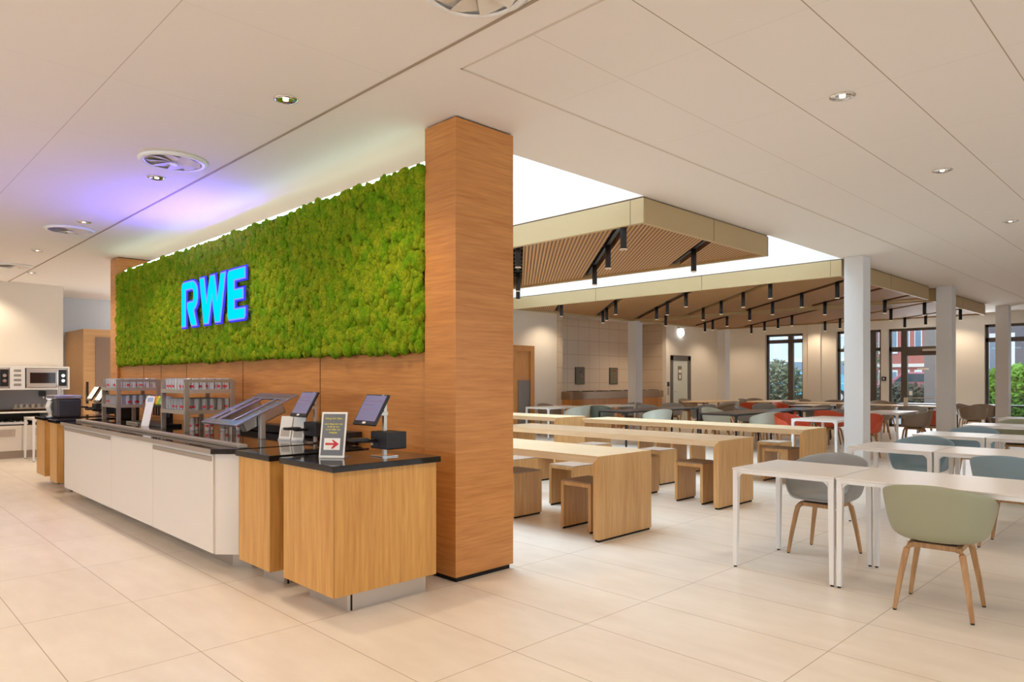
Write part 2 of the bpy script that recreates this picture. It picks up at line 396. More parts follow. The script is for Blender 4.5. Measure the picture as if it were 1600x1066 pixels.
# door in the far wall
d = thing('door_1', '', ''); del d['label']; del d['category']; d['kind'] = 'structure'
f = MB(); f.box(19.60, 19.72, Y1-.04, Y1+.02, 0, 2.17); f.box(20.62, 20.80, Y1-.04, Y1+.02, 0, 2.17); f.box(19.6, 20.8, Y1-.04, Y1+.02, 2.02, 2.19)
obj('door_frame', f, pmat('grey_door_frame', (104, 98, 94), .4), d, .004)
obj('door_leaf', MB().box(19.72, 20.62, Y1-.02, Y1+.02, 0, 2.02), 'doorleaf', d)
obj('door_handle', MB().tube([(19.80, Y1-.03, 1.0), (19.80, Y1-.07, 1.0), (19.94, Y1-.07, 1.0)], .012, 8), 'steel', d)
ps = obj('door_notice', MB().box(20.02, 20.24, Y1-.03, Y1-.022, 1.38, 1.84), pmat('notice_print', (132, 124, 116), .6), d)
nt = MB(); nt.box(20.03, 20.23, Y1-.032, Y1-.03, 1.74, 1.77); nt.lathe([(.045, 0), (.045, .002)], 0, 0, 14); 
obj('notice_pictogram', MB().box(20.04, 20.22, Y1-.033, Y1-.03, 1.62, 1.72).box(20.08, 20.18, Y1-.033, Y1-.03, 1.42, 1.56), 'paper', ps)
rd = thing('card_reader', 'small dark card reader box on the wall left of the grey door', 'card reader', (19.47, Y1, 1.15))
obj('reader_box', MB().box(-.05, .05, -.03, 0, .02, .17), 'black', rd, .004); obj('switch_plate', MB().box(-.04, .04, -.02, 0, -.26, -.02), 'steel_d', rd, .004)
fb = thing('fire_alarm_button', 'small square dark alarm button box between the two glazed doors on window wall', 'alarm button', (X1, 7.11, 1.42))
obj('housing', MB().box(-.04, 0, -.06, .06, -.06, .06), 'black', fb, .004); obj('button', MB().box(-.048, -.04, -.025, .025, -.025, .025), 'paper', fb)
# niche pictures
for x, l in ((16.15, 'left-hand dark framed picture on the tiled niche wall'), (17.80, 'right-hand dark framed picture on the tiled wall beside white column')):
    p = thing('wall_picture', l, 'picture', (x, NYB, 1.25), 0, 'framed pictures in the tiled niche')
    obj('picture_frame', MB().box(-.21, .21, -.03, 0, 0, .52), pmat('dark_frame', (92, 86, 76), .5), p, .004)
    q = MB(); random.seed(int(x*10))
    q.box(-.19, .19, -.034, -.03, .02, .50, 0)
    for k in range(12):
        a = random.uniform(-.15, .1); b = random.uniform(.05, .42); q.box(a, a+.05, -.036, -.034, b, b+.05, random.choice((1, 1, 2)))
    obj('print', q, [pmat('print_ground', (112, 108, 88), .5), pmat('print_orange', (168, 112, 70), .5), pmat('print_blue', (110, 126, 134), .5)], p)
# emergency light
el = thing('emergency_light', 'round glowing white emergency light on wall above grey door', 'lamp', (20.2, Y1, 2.95))
obj('bracket', MB().box(-.17, .17, -.1, 0, .13, .18), 'white_metal', el, .004)
obj('lens', MB().lathe([(.10, 0), (.13, .02), (.13, .05), (.09, .07)], 0, 0, 20).xf(Matrix.Translation((0, -.02, 0)) @ Matrix.Rotation(PI/2, 4, 'X')), 'white_lens', el)
# columns
def column(x, y, label, w=.30, dpt=.27):
    c = thing('column', label, 'column', (x, y, 0))
    obj('shaft', MB().box(0, w, 0, dpt, 0, H), 'col_paint', c, .004)
    return c
column(10.83, 3.69, 'square white column nearest the camera, between white tables and oak benches')
column(15.55, 3.68, 'second square white column along the ceiling edge, middle one of the row')
column(20.65, 3.68, 'farthest square white column at right, in front of the green hedge window')
column(15.6, 11.1, 'white column standing in front of the tiled niche with long counter')
column(20.6, 11.2, 'white column in the far corner right of the grey door')

# ================================================================== TIMBER WALL, PILLARS, MOSS
def pillar(x0, x1, y0, y1, label):
    p = thing('wood_clad_pillar', label, 'pillar', (x0, y0, 0))
    w, dd = x1-x0, y1-y0
    obj('cladding', MB().box(0, w, 0, dd, .035, H-.012), 'wood_wall', p, .002)
    obj('plinth', MB().box(.02, w-.02, .02, dd-.02, 0, .035), 'dark', p); obj('shadow_gap', MB().box(.02, w-.02, .02, dd-.02, H-.012, H), 'dark', p)
pillar(3.084, 3.639, 3.689, 4.035, 'tall oak-clad pillar in the centre, at the near end of the moss wall')
pillar(3.084, 3.639, 11.47, 11.82, 'oak-clad pillar at the far left end of the moss wall')
tw = MB(); tw.box(3.125, 3.60, 4.035, 11.47, 0, 2.93)
struct('wall_partition', tw, 'wood_wall')
tj = MB()
for y in (5.6, 7.2, 8.8, 9.7, 10.4): tj.box(3.122, 3.126, y-.002, y+.002, 0, 1.6)
struct('trim_7', tj, 'dark')
ms = thing('moss_panel', 'long green moss wall panel above the serving counter', 'moss panel', (3.12, 4.04, 1.60))
def moss():
    t = (1+5**.5)/2
    iv = [Vector(v).normalized() for v in [(-1, t, 0), (1, t, 0), (-1, -t, 0), (1, -t, 0), (0, -1, t), (0, 1, t), (0, -1, -t), (0, 1, -t), (t, 0, -1), (t, 0, 1), (-t, 0, -1), (-t, 0, 1)]]
    fc = [(0, 11, 5), (0, 5, 1), (0, 1, 7), (0, 7, 10), (0, 10, 11), (1, 5, 9), (5, 11, 4), (11, 10, 2), (10, 7, 6), (7, 1, 8), (3, 9, 4), (3, 4, 2), (3, 2, 6), (3, 6, 8), (3, 8, 9), (4, 9, 5), (2, 4, 11), (6, 2, 10), (8, 6, 7), (9, 8, 1)]
    vs = list(iv); cache = {}; nf = []
    def mid(a, b):
        k = (min(a, b), max(a, b))
        if k not in cache: vs.append(((vs[a]+vs[b])/2).normalized()); cache[k] = len(vs)-1
        return cache[k]
    for a, b, c in fc:
        ab, bc, ca = mid(a, b), mid(b, c), mid(c, a); nf += [(a, ab, ca), (b, bc, ab), (c, ca, bc), (ab, bc, ca)]
    LV, LF = vs, nf
    V = []; F = []; rnd = random.Random(3); L, Hh = 7.42, 1.355
    y = .03
    while y < L:
        z = .02 + rnd.uniform(0, .03)
        while z < Hh-.02:
            r = rnd.choice((.022, .028, .034, .042, .05)) * rnd.uniform(.85, 1.15)
            cy = min(max(y + rnd.uniform(-.02, .02), r*.8), L-r*.8); cz = min(max(z, r*.9), Hh-r*.7)
            sy, sz, sx = r*rnd.uniform(.8, 1.15), r*rnd.uniform(1.0, 1.5), r*rnd.uniform(.7, 1.0)
            cx = -.02 - rnd.uniform(0, .028); o = len(V)
            j = [1+rnd.uniform(-.13, .13) for _ in range(7)]
            for i, p in enumerate(LV):
                q = j[i % 7]; V.append((min(.003, cx+p.x*sx*q), cy+p.y*sy*q, cz+p.z*sz*q))
            F.extend([(a+o, b+o, c+o) for a, b, c in LF])
            z += r*rnd.uniform(1.1, 1.55)
        y += .046
    return V, F
V, F = moss(); mb = MB(); mb.v = V; mb.f = F; mb.m = [0]*len(F)
obj('moss_clumps', mb, 'moss', ms, smooth=True)
obj('backing_board', MB().box(-.018, .004, 0, 7.42, 0, 1.355), pmat('moss_backing', (70, 84, 22), .9), ms)
ls = tag(obj('led_light_strip', MB().box(3.135, 3.16, 4.05, 11.3, 2.955, 2.998), 'led_strip'), 'bright cool light strip running along the top of the moss wall', 'light strip')
# ---- lit letters (y runs towards the far end = left in the photo)
sg = thing('illuminated_sign', 'illuminated blue letters RWE mounted on the moss wall', 'sign', (3.01, 8.60, 2.016))
def letter(nm, outline, holes_quads, halo):
    o = obj(nm, halo, 'led_halo', sg)
    return o
def strokes(polys, z0, z1, grow=0):
    """polys in (s,z): s from sign's left edge to the right; extruded along x"""
    b = MB()
    for p in polys:
        n = len(p)
        if grow:
            cx = sum(q[0] for q in p)/n; cz = sum(q[1] for q in p)/n
            A = sum(p[i][0]*p[(i+1) % n][1]-p[(i+1) % n][0]*p[i][1] for i in range(n)); sgn = 1 if A > 0 else -1
            out = []
            for i in range(n):
                a, c, e = Vector(p[i-1]), Vector(p[i]), Vector(p[(i+1) % n])
                d1 = (c-a).normalized(); d2 = (e-c).normalized()
                n1 = Vector((d1.y, -d1.x))*sgn; n2 = Vector((d2.y, -d2.x))*sgn
                m_ = (n1+n2); m_ = m_/max(.5, m_.length_squared/2)
                out.append((c.x+m_.x*grow, c.y+m_.y*grow))
            p = out
        v = [(z0, -s, z) for s, z in p] + [(z1, -s, z) for s, z in p]
        b.add(v, [tuple(range(n)), tuple(range(n, 2*n))[::-1]] + [(i, n+i, n+(i+1) % n, (i+1) % n) for i in range(n)])
    return b
def arc(cx, cz, r, a0, a1, n=6, rz=None):
    rz = rz or r
    return [(cx+r*math.cos(math.radians(a0+(a1-a0)*k/n)), cz+rz*math.sin(math.radians(a0+(a1-a0)*k/n))) for k in range(n+1)]
Hs = .512
R_ = [[(0, 0), (.115, 0), (.115, .46), (0, .46)],
      [(0, .40), (0, .455)] + arc(.05, .462, .05, 180, 90, 4) + [(.30, Hs), (.30, .425), (.115, .425), (.06, .42)],
      [(.30, Hs)] + arc(.31, .40, .175, 90, 0, 6, .112) + [(.485, .30)] + arc(.33, .30, .155, 0, -75, 6, .11) + [(.27, .24), (.30, .245)] + arc(.31, .31, .06, -60, 0, 3) + [(.37, .39)] + arc(.31, .385, .06, 0, 90, 3, .04) + [(.30, .425)],
      [(.19, .255), (.21, .19), (.33, 0), (.475, 0), (.345, .20), (.40, .22), (.30, .29), (.20, .28)]]
R_[2] = [(.30, Hs), (.36, .508), (.43, .475), (.47, .43), (.485, .38), (.485, .31), (.465, .25), (.42, .205), (.36, .19), (.355, .27), (.372, .31), (.372, .385), (.355, .415), (.30, .425)]
R_[3] = [(.175, .27), (.175, .22), (.30, 0), (.455, 0), (.365, .18), (.42, .205), (.36, .275), (.24, .275)]
wv = lambda a, b: [(a, Hs), (a+.115, Hs), (b+.115, 0), (b, 0)]
W_ = [[(.55, Hs), (.675, Hs), (.80, .0), (.67, .0)], [(.67, .0), (.80, .0), (.965, Hs), (.845, Hs)],
      [(.845, Hs), (.965, Hs), (1.115, .0), (.985, .0)], [(.985, 0), (1.115, 0), (1.255, Hs), (1.135, Hs)]]
E_ = [[(1.32, .03), (1.35, 0), (1.475, 0), (1.475, Hs), (1.35, Hs), (1.32, .48)],
      [(1.40, Hs), (1.40, .405), (1.735, .405), (1.735, Hs)], [(1.40, .305), (1.40, .205), (1.685, .205), (1.685, .305)], [(1.40, .105), (1.40, 0), (1.71, 0), (1.735, .03), (1.735, .105)]]
for nm, P in (('letter_r', R_), ('letter_w', W_), ('letter_e', E_)):
    hb = obj('letter', strokes(P, -.006, .01, .022), 'led_halo', sg)
    obj('lit_edge', strokes(P, -.014, -.006, .008), 'led_edge', hb)
    obj('lit_face', strokes(P, -.017, -.010, -.006), 'led_face', hb)

sl = area_light('halo_lamp', (-.16, -.85, .58), .08, 1.7, 30.0, (.16, .10, 1.0), (0, math.radians(180-38), 0)); sl.parent = sg
# ================================================================== SERVING COUNTER
def slab(mb, x0, x1, y0, y1): mb.box(x0, x1, y0, y1, .862, .90)
def register(x0, x1, y0, y1, label, toe=(.15, .10)):
    t = thing('checkout_cabinet', label, 'cabinet', (x0, y0, 0)); w, dd = x1-x0, y1-y0
    obj('body', MB().box(0, w, 0, dd, .13, .862), 'wood_reg', t, .002)
    obj('edge_strip', MB().box(-.001, .004, .004, .007, .13, .862).box(.003, .005, -.0012, .0, .13, .862), pmat('veneer_joint', (150, 100, 50), .6), t)
    obj('worktop', MB().box(-.02, w+.02, -.025, dd+.02, .862, .90), 'granite', t, .003)
    p = obj('plinth', MB().box(toe[0], w-.01, toe[1], dd-.06, 0, .13), 'steel', t)
    obj('plinth_gap', MB().box(toe[0]+.022, toe[0]+.034, toe[1]-.002, toe[1], 0, .13), 'dark', p)
register(2.095, 2.845, 3.60, 4.22, 'oak checkout cabinet nearest the camera, with the framed notice standing on it')
register(2.085, 2.81, 4.39, 4.87, 'second oak checkout cabinet, between near cabinet and the white serving counter')
register(2.02, 2.80, 9.98, 10.36, 'oak checkout cabinet just beyond the far end of white counter')
register(2.05, 2.80, 10.80, 11.30, 'farthest oak checkout cabinet, next to the white side table')
sc = thing('serving_counter', 'long white-fronted serving counter with black granite top below moss wall', 'counter', (2.02, 5.0, 0))
bod = [(0, .125), (.118, 0), (1.095, 0), (1.095, 4.62), (0, 4.55)]
obj('body', MB().prism(bod, .13, .862), 'white_lac', sc)
top = [(-.045, .10), (.10, -.04), (1.095, -.04), (1.095, 4.66), (-.045, 4.58)]
obj('worktop', MB().prism(top, .862, .90), 'granite', sc, .003)
obj('plinth', MB().prism([(.16, .20), (.26, .10), (1.06, .10), (1.06, 4.5), (.16, 4.5)], 0, .13), 'steel_d', sc)
pg = MB()
for a, b in ((.45, 1.3), (1.9, 2.5), (2.7, 3.3)): pg.box(.154, .162, a, b, .095, .125)
obj('plinth_vent', pg, 'dark', sc)
obj('edge_band', MB().box(-.05, -.035, .10, 4.57, .864, .898), 'steel_d', sc)
obj('tray_rail', MB().box(.115, .185, .0, 4.6, .90, .925), 'steel_d', sc, .004)
fr = [(.13, 1.43), (1.435, 2.64), (2.645, 4.54)]
for i, (a, b) in enumerate(fr):
    dr = obj('front_panel', MB().box(-.016, 0, a, b, .135, .855), 'white_lac', sc, .002)
    if i != 1: obj('grip_strip', MB().box(-.026, -.012, a+.03 if i else a+.02, b-.02, .805, .838), 'steel_d', dr, .002)
bk = thing('back_counter_unit', 'dark granite ledge unit beyond the racks behind far checkout', 'counter', (2.85, 9.7, 0))
obj('body', MB().box(0, .25, 0, 1.6, 0, .862), 'wood_reg', bk); obj('worktop', MB().box(-.02, .26, -.02, 1.62, .862, .90), 'granite', bk)
tag(obj('granite_upstand', MB().box(2.98, 3.11, 4.9, 7.1, .905, .975), 'black', None, .004), 'low black ledge on the counter against the oak wall', 'ledge')

# ---- tablet checkout terminals
def terminal(x, y, label, scr='screen', z=.90):
    t = thing('payment_terminal', label, 'payment terminal', (x, y, z), 0, 'self-checkout terminals')
    obj('base_plate', MB().box(-.06, .06, -.07, .07, 0, .008), 'chrome', t, .002)
    obj('pole', MB().box(-.012, .012, -.012, .012, .008, .40), 'steel', t, .002)
    obj('printer_box', MB().box(-.075, .075, -.14, .05, .055, .165), 'matt_black', t, .006)
    cr = obj('card_reader_arm', MB().box(-.17, -.07, -.015, .04, .095, .115).tube([(-.075, .01, .09), (-.02, .01, .09)], .014, 8), 'black', t, .004)
    obj('arm_clip', MB().box(-.09, -.07, -.005, .025, .075, .092), 'chrome', cr)
    obj('keypad', MB().box(-.25, -.14, -.035, .045, .108, .128), 'black', t, .004)
    hd = obj('hinge_bracket', MB().box(-.05, .016, -.018, .018, .265, .29), 'steel', t, .002)
    # tablet leaning back away from the customer side (-x)
    a = math.radians(30); Mx = Matrix.Translation((-.055, .07, .30)) @ Matrix.Rotation(a, 4, 'Y')
    tb = obj('tablet', MB().box(-.008, .008, -.13, .13, -.112, .112).xf(Mx), 'black', t, .004)
    obj('screen', MB().box(-.0105, -.0085, -.116, .116, -.084, .102).xf(Mx), scr, tb)
    obj('home_button', MB().box(-.0105, -.0085, -.018, .018, -.104, -.090).xf(Mx), 'paper', tb)
    if scr == 'screen':
        q = MB()
        for k in range(3): q.box(-.0115, -.0105, -.02-.08*random.random(), .10, .06-.03*k, .0625-.03*k)
        obj('screen_text', q.xf(Mx), 'screen_line', tb)
    return t
terminal(2.60, 3.83, 'tablet terminal on tall pole on the checkout cabinet nearest the camera')
terminal(2.78, 5.06, 'tablet terminal behind the framed notice, second from the camera')
terminal(2.62, 10.16, 'tablet terminal with pale screen at the far checkout, nearer of two', 'screen_glare')
terminal(2.74, 11.05, 'tablet terminal with pale screen on the farthest checkout', 'screen_glare')
# ---- framed notice with arrow
nt = thing('framed_notice', 'leaning framed grey notice with yellow lines and red arrow', 'notice', (2.30, 3.98, .90), math.radians(-52))
NM = Matrix.Rotation(math.radians(-12), 4, 'X')
obj('frame', MB().box(-.085, .085, -.004, .004, .0, .295).xf(NM), 'paper', nt, .002)
bd = obj('board', MB().box(-.073, .073, -.0062, -.004, .015, .282).xf(NM), 'slate', nt)
obj('foot', MB().box(-.06, .09, -.03, .09, 0, .004), 'tumbler', nt)
obj('arrow_card', MB().box(-.055, .052, -.0075, -.006, .05, .125).xf(NM), 'paper', nt)
ar = [(-.045, .080), (.01, .082), (-.005, .060), (.005, .056), (.045, .088), (.003, .116), (-.003, .113), (.012, .094), (-.045, .095)]
am = MB(); n = len(ar); am.add([(x, -.0085, z) for x, z in ar] + [(x, -.0075, z) for x, z in ar], [tuple(range(n))] + [(i, n+i, n+(i+1) % n, (i+1) % n) for i in range(n)])
obj('arrow', am.xf(NM), 'red', nt)
def text(s, size, mat, parent, mtx, name='text', align='CENTER'):
    cu = bpy.data.curves.new('txt', 'FONT'); cu.body = s; cu.size = size; cu.align_x = align; cu.extrude = .0002; cu.offset = .0004
    o = bpy.data.objects.new('txt', cu); C.objects.link(o)
    bpy.context.view_layer.update()
    me = bpy.data.meshes.new_from_object(o.evaluated_get(bpy.context.evaluated_depsgraph_get())); bpy.data.objects.remove(o)
    me.transform(mtx); me.materials.clear(); me.materials.append(M[mat])
    r = bpy.data.objects.new(name, me); C.objects.link(r); r.parent = parent; return r
for i, (s, z) in enumerate((('Sehr geehrte Gäste,', .248), ('unser Kassenbereich', .212), ('ist für Sie hier', .194), ('in der Nähe des', .176), ('Ausgangs', .158))):
    text(s, .0145, 'yellow', bd, NM @ Matrix.Translation((0, -.0068, z)) @ Matrix.Rotation(PI/2, 4, 'X'), 'notice_text')
# leaflet holders, blue card
for dx, dy, l in ((2.70, 5.42, 'left of two white leaflet stacks behind second terminal'), (2.72, 5.24, 'right of two white leaflet stacks behind second terminal')):
    lf = thing('leaflet_holder', l, 'leaflet holder', (dx, dy, .90), math.radians(-60))
    obj('leaflets', MB().box(-.055, .055, -.006, .006, 0, .20).xf(Matrix.Rotation(math.radians(-14), 4, 'X')), 'paper', lf)
    obj('holder', MB().box(-.058, .058, -.01, .04, 0, .012), 'tumbler', lf)
    obj('print_panel', MB().box(-.04, .04, -.0075, -.006, .03, .10).xf(Matrix.Rotation(math.radians(-14), 4, 'X')), pmat('grey_print', (190, 180, 168), .6), lf)
bc = thing('info_card', 'small blue and white card standing behind the framed notice', 'card', (2.86, 4.98, .90), math.radians(-50))
obj('card', MB().box(-.055, .055, -.002, .002, .0, .225), 'paper', bc); obj('blue_band', MB().box(-.05, .05, -.004, -.002, .180, .212), 'blue', bc)
lf = thing('menu_card', 'tall narrow white card leaning beside the drink tower', 'card', (2.42, 8.02, .90), math.radians(-60))
obj('card', MB().box(-.05, .05, -.003, .003, 0, .33).xf(Matrix.Rotation(math.radians(-16), 4, 'X')), 'paper', lf)
obj('blue_label', MB().box(-.035, .035, -.006, -.003, .27, .315).xf(Matrix.Rotation(math.radians(-16), 4, 'X')), pmat('pale_blue_print', (168, 186, 214), .6), lf)
# drink tower
dt = thing('drink_dispenser', 'drink dispenser with a row of coloured round badges between the glass racks', 'drink dispenser', (2.62, 8.02, .90))
obj('tower', MB().box(-.05, .07, -.36, .36, .19, .30).box(-.02, .06, -.08, .08, 0, .2), 'black', dt, .01)
obj('drip_tray', MB().box(-.14, .06, -.34, .34, 0, .03), 'black', dt, .004)
cols = [(236, 236, 230), (190, 186, 180), (196, 60, 70), (232, 140, 30), (236, 216, 30), (110, 176, 60), (238, 238, 200), (120, 110, 170), (60, 50, 110)]
for k, c in enumerate(cols):
    y = .33-.082*k
    bdg = obj('badge', MB().lathe([(.052, 0), (.052, .012), (.045, .018)], 0, 0, 18).xf(Matrix.Translation((-.06, y, .27)) @ Matrix.Rotation(-PI/2+.35, 4, 'Y')), pmat('badge_%d' % k, c, .4), dt)
    obj('nozzle', MB().tube([(-.06, y, .20), (-.06, y, .11)], .009, 8), 'matt_black', dt)
# cutlery / tray dispenser: tilted steel frame on two posts
cd = thing('cutlery_dispenser', 'tilted steel cutlery dispenser frame on two posts on the counter', 'cutlery dispenser', (2.62, 5.95, .90))
K = Matrix.Translation((.02, 0, .235)) @ Matrix.Rotation(math.radians(-24), 4, 'Y')
q = MB(); q.box(-.30, -.22, -.36, .36, 0, .018); q.box(.20, .30, -.36, .36, 0, .018); q.box(-.22, .2, -.36, -.27, 0, .018); q.box(-.22, .2, .27, .36, 0, .018)
q.box(-.22, .2, -.155, -.125, 0, .018); q.box(-.22, .2, .125, .155, 0, .018)
obj('top_frame', q.xf(K), 'violet_lit_steel', cd, .003)
for y in (.29, -.30): obj('post', MB().box(-.03, .015, y-.025, y+.025, 0, .235), 'steel', cd, .003)
for ya, yb in ((-.26, -.165), (.165, .26)):
    bn = MB(); bn.box(-.2, .18, ya, yb, -.10, -.095); bn.box(-.2, -.195, ya, yb, -.1, 0); bn.box(.175, .18, ya, yb, -.1, 0); bn.box(-.2, .18, ya, ya+.005, -.1, 0); bn.box(-.2, .18, yb-.005, yb, -.1, 0)
    bo = obj('bin', bn.xf(K), 'steel', cd)
    s = MB()
    for k in range(5): s.tube([(-.17, ya+.015+.016*k, -.05), (.15, ya+.015+.016*k, -.03)], .006, 6)
    obj('cutlery', s.xf(K), 'chrome', bo)
# ---- glass racks
def tumbler_mesh():
    b = MB(); r0, r1, h = .025, .031, .125; n = 12
    b.lathe([(r0, 0), (r0+.0005, .006), (r1, h), (r1-.0012, h)], 0, 0, n, 0, True, False)
    b.lathe([(.0292, .035), (.0302, .058)], 0, 0, n, 1, False, False)
    # open gaps in the red print
    keep = [(f, m) for i, (f, m) in enumerate(zip(b.f, b.m)) if not (m == 1 and (i % 6) >= 2)]
    b.f = [k[0] for k in keep]; b.m = [k[1] for k in keep]
    return b.mesh('drinking_glass', ['tumbler', 'red'], True)
TM = tumbler_mesh()
def glass(x, y, z, label, group):
    o = bpy.data.objects.new('drinking_glass', TM); C.objects.link(o); o.location = (x, y, z); o.rotation_euler = (0, 0, random.random()*6)
    return tag(o, label, 'glass', group)
ROW = ['first', 'second', 'third', 'fourth', 'fifth', 'sixth', 'seventh', 'eighth']
def rack(x, y0, wid, nx, ny, which, short):
    L = .44
    t = thing('glass_rack', 'steel two-tier glass rack, %s' % which, 'glass rack', (x, y0, .90), 0, 'steel racks for drinking glasses')
    p = .022
    for px, py, zz_ in ((0, 0, 0), (0, wid, 0), (L, 0, .18), (L, wid, .18)):
        obj('post', MB().box(px-p, px+p, py-.012, py+.012, zz_, .50), 'steel_d', t, .002)
    obj('rear_leg', MB().box(L*.55-.02, L*.55+.02, wid*.45-.015, wid*.45+.015, 0, .2), 'steel_d', t)
    for z in (.185, .385):
        q = MB(); q.box(-p, L+p, 0, wid, z-.012, z); q.box(-p, L+p, -.008, .006, z-.02, z+.018); q.box(-p, L+p, wid-.006, wid+.008, z-.02, z+.018); q.box(-p-.004, -p+.008, 0, wid, z-.02, z+.018)
        obj('shelf', q, 'steel', t)
    obj('top_rail', MB().box(-p, L+p, -.008, .008, .47, .50).box(-p, L+p, wid-.008, wid+.008, .47, .50), 'steel_d', t)
    for z, tier in ((.185, 'lower'), (.385, 'upper')):
        for i in range(nx):
            for j in range(ny):
                glass(x+.035+i*(L-.07)/(nx-1), y0+.045+j*(wid-.09)/(ny-1), .90+z+.001,
                      'glass on %s shelf of %s, %s row from camera, %s from aisle' % (tier, short.replace('the ', ''), ROW[j], ROW[i]), 'glasses on the %s shelf of %s' % (tier, short))
rack(2.46, 6.93, .64, 6, 8, 'the right-hand rack beside the cutlery dispenser', 'the right-hand rack')
rack(2.46, 9.10, .60, 6, 7, 'the left-hand rack beside the coloured drink taps', 'the left-hand rack')
for k in range(7):
    glass(2.56+.05*k, 7.06-.058*k+(.1 if k % 2 else 0), .901, 'drinking glass with red print standing on granite under the right-hand rack', 'loose glasses on the granite')
bx = thing('dark_box', 'dark box unit on the counter behind the left glass rack', 'box', (2.72, 9.86, .90)); obj('body', MB().box(-.08, .16, -.11, .09, 0, .19), 'black', bx, .01); obj('top_lid', MB().box(-.07, .15, -.10, .08, .19, .2), 'matt_black', bx)
tr = thing('serving_tray', 'low dark tray lying on the counter between racks and drink taps', 'tray', (2.62, 8.65, .90)); obj('tray', MB().box(-.15, .15, -.2, .2, 0, .02), 'steel', tr, .004); obj('inlay', MB().box(-.13, .13, -.18, .18, .02, .024), 'black', tr)
ad = thing('cup_dispenser', 'dark machine with pale curved cup tubes on the farthest checkout', 'dispenser', (2.30, 11.0, .90))
obj('body', MB().box(-.12, .16, -.24, .1, 0, .24), pmat('charcoal_plastic', (54, 54, 62), .4), ad, .02)
for k in range(3): obj('cup_tube', MB().tube([(-.135, .02+.07*k, .05), (-.16, .02+.07*k, .13), (-.135, .02+.07*k, .21)], .018, 8), 'paper', ad)
obj('lid', MB().box(-.15, .17, -.25, .24, .24, .29), 'violet_lit_steel', ad, .01)
for k in range(2): obj('lever', MB().tube([(-.02, .08+.1*k, .29), (-.02, .08+.1*k, .40), (-.05, .08+.1*k, .42)], .009, 8), 'steel', ad)

# ================================================================== KITCHEN WALL UNITS AT LEFT
ku = thing('kitchen_base_unit', 'white base cabinets with open dark shelf along the left back wall', 'cabinet', (.6, 15.0, 0))
obj('plinth', MB().box(0, 2.66, .06, .8, 0, .13), 'steel_d', ku)
obj('carcass', MB().box(0, 2.66, .02, .8, .13, .58).box(0, .05, 0, .8, .58, .83).box(2.30, 2.66, 0, .8, .58, .83).box(0, 2.66, .75, .8, .58, .83), 'white_lac', ku)
obj('worktop', MB().box(-.02, 2.68, -.02, .83, .83, .87), 'granite', ku, .003)
obj('worktop_edge', MB().box(-.02, 2.68, -.028, -.02, .80, .83), 'paper', ku)
obj('open_shelf', MB().box(.05, 2.30, .02, .75, .58, .60), 'black', ku)
obj('shelf_back', MB().box(.05, 2.30, .70, .74, .60, .83), 'black', ku)
for a, b in ((.02, .98), (1.0, 1.90), (1.92, 2.64)):
    dd = obj('door', MB().box(a, b, -.0, .02, .135, .57), 'white_lac', ku, .003)
    obj('drawer_pull', MB().box(b-.55, b-.1, -.012, 0, .39, .52), 'steel', dd, .003)
tc = thing('cutlery_tray', 'pale cutlery tray on the open shelf of the base cabinets', 'cutlery tray', (2.2, 15.12, .60))
obj('tray', MB().box(-.4, .4, -.08, .2, 0, .04), 'white_metal', tc, .004)
q = MB()
for k in range(8): q.tube([(-.33+.09*k, -.05, .05), (-.37+.09*k, .1, .075)], .012, 6)
obj('cutlery', q, 'chrome', tc)
tag(obj('splashback', MB().box(.5, 3.28, 15.82, 15.85, .87, 1.24), 'splash'), 'grey splashback between worktop and microwave shelf', 'splashback')
mh = thing('microwave_housing', 'white wall housing that holds the two microwaves', 'cabinet', (.9, 15.3, 1.21))
obj('shell', MB().box(0, 2.40, 0, .52, 0, .03).box(0, 2.40, 0, .52, .40, .43).box(0, .03, 0, .52, .03, .40).box(2.37, 2.40, 0, .52, .03, .40).box(1.47, 1.70, 0, .52, .03, .40).box(.0, 2.4, .5, .52, 0, .43), 'white_metal', mh, .002)
q = MB()
for k in range(4): q.box(1.53, 1.64, -.003, 0, .07+.085*k, .115+.085*k)
obj('vent_slot', q, pmat('vent_grey', (150, 144, 138), .5), mh)
for x, l in ((1.72, 'right-hand steel microwave in the wall housing'), (.60, 'left-hand steel microwave, cut by the photo edge')):
    m_ = thing('microwave', l, 'microwave', (.9+x, 15.3, 1.245), 0, 'microwaves in the wall housing'); w = .64 if x > 1 else .86
    obj('case', MB().box(0, w, 0, .4, 0, .36), 'steel', m_, .004)
    dr = obj('door', MB().box(.005, w-.15, -.018, 0, .02, .34), 'steel', m_, .004)
    obj('door_window', MB().box(.05, w-.19, -.022, -.018, .085, .28), pmat('microwave_glass', (44, 36, 38), .08), dr)
    obj('door_handle', MB().tube([(w-.165, -.03, .05), (w-.165, -.03, .31)], .009, 8), 'chrome', dr)
    cp = obj('control_panel', MB().box(w-.135, w-.01, -.015, 0, .03, .335), 'black', m_, .003)
    for z in (.13, .225): obj('knob', MB().lathe([(.035, 0), (.03, .025)], 0, 0, 16).xf(Matrix.Translation((w-.072, -.015, z)) @ Matrix.Rotation(PI/2, 4, 'X')), 'chrome', cp)
for x, l in ((2.02, 'left-hand wall tap unit with round gauge under microwaves'), (2.95, 'right-hand wall tap unit with round gauge under microwaves')):
    tp = thing('water_tap_unit', l, 'tap', (x, 15.82, 1.08), 0, 'wall tap units under the microwaves')
    obj('body', MB().box(-.05, .05, -.12, 0, 0, .10), 'black', tp, .006)
    obj('gauge', MB().lathe([(.05, 0), (.05, .02)], 0, 0, 18).xf(Matrix.Translation((.10, -.10, -.03)) @ Matrix.Rotation(PI/2, 4, 'X')), 'chrome', tp)
    obj('nozzle', MB().tube([(0, -.08, 0), (0, -.1, -.05)], .02, 8), 'steel', tp)
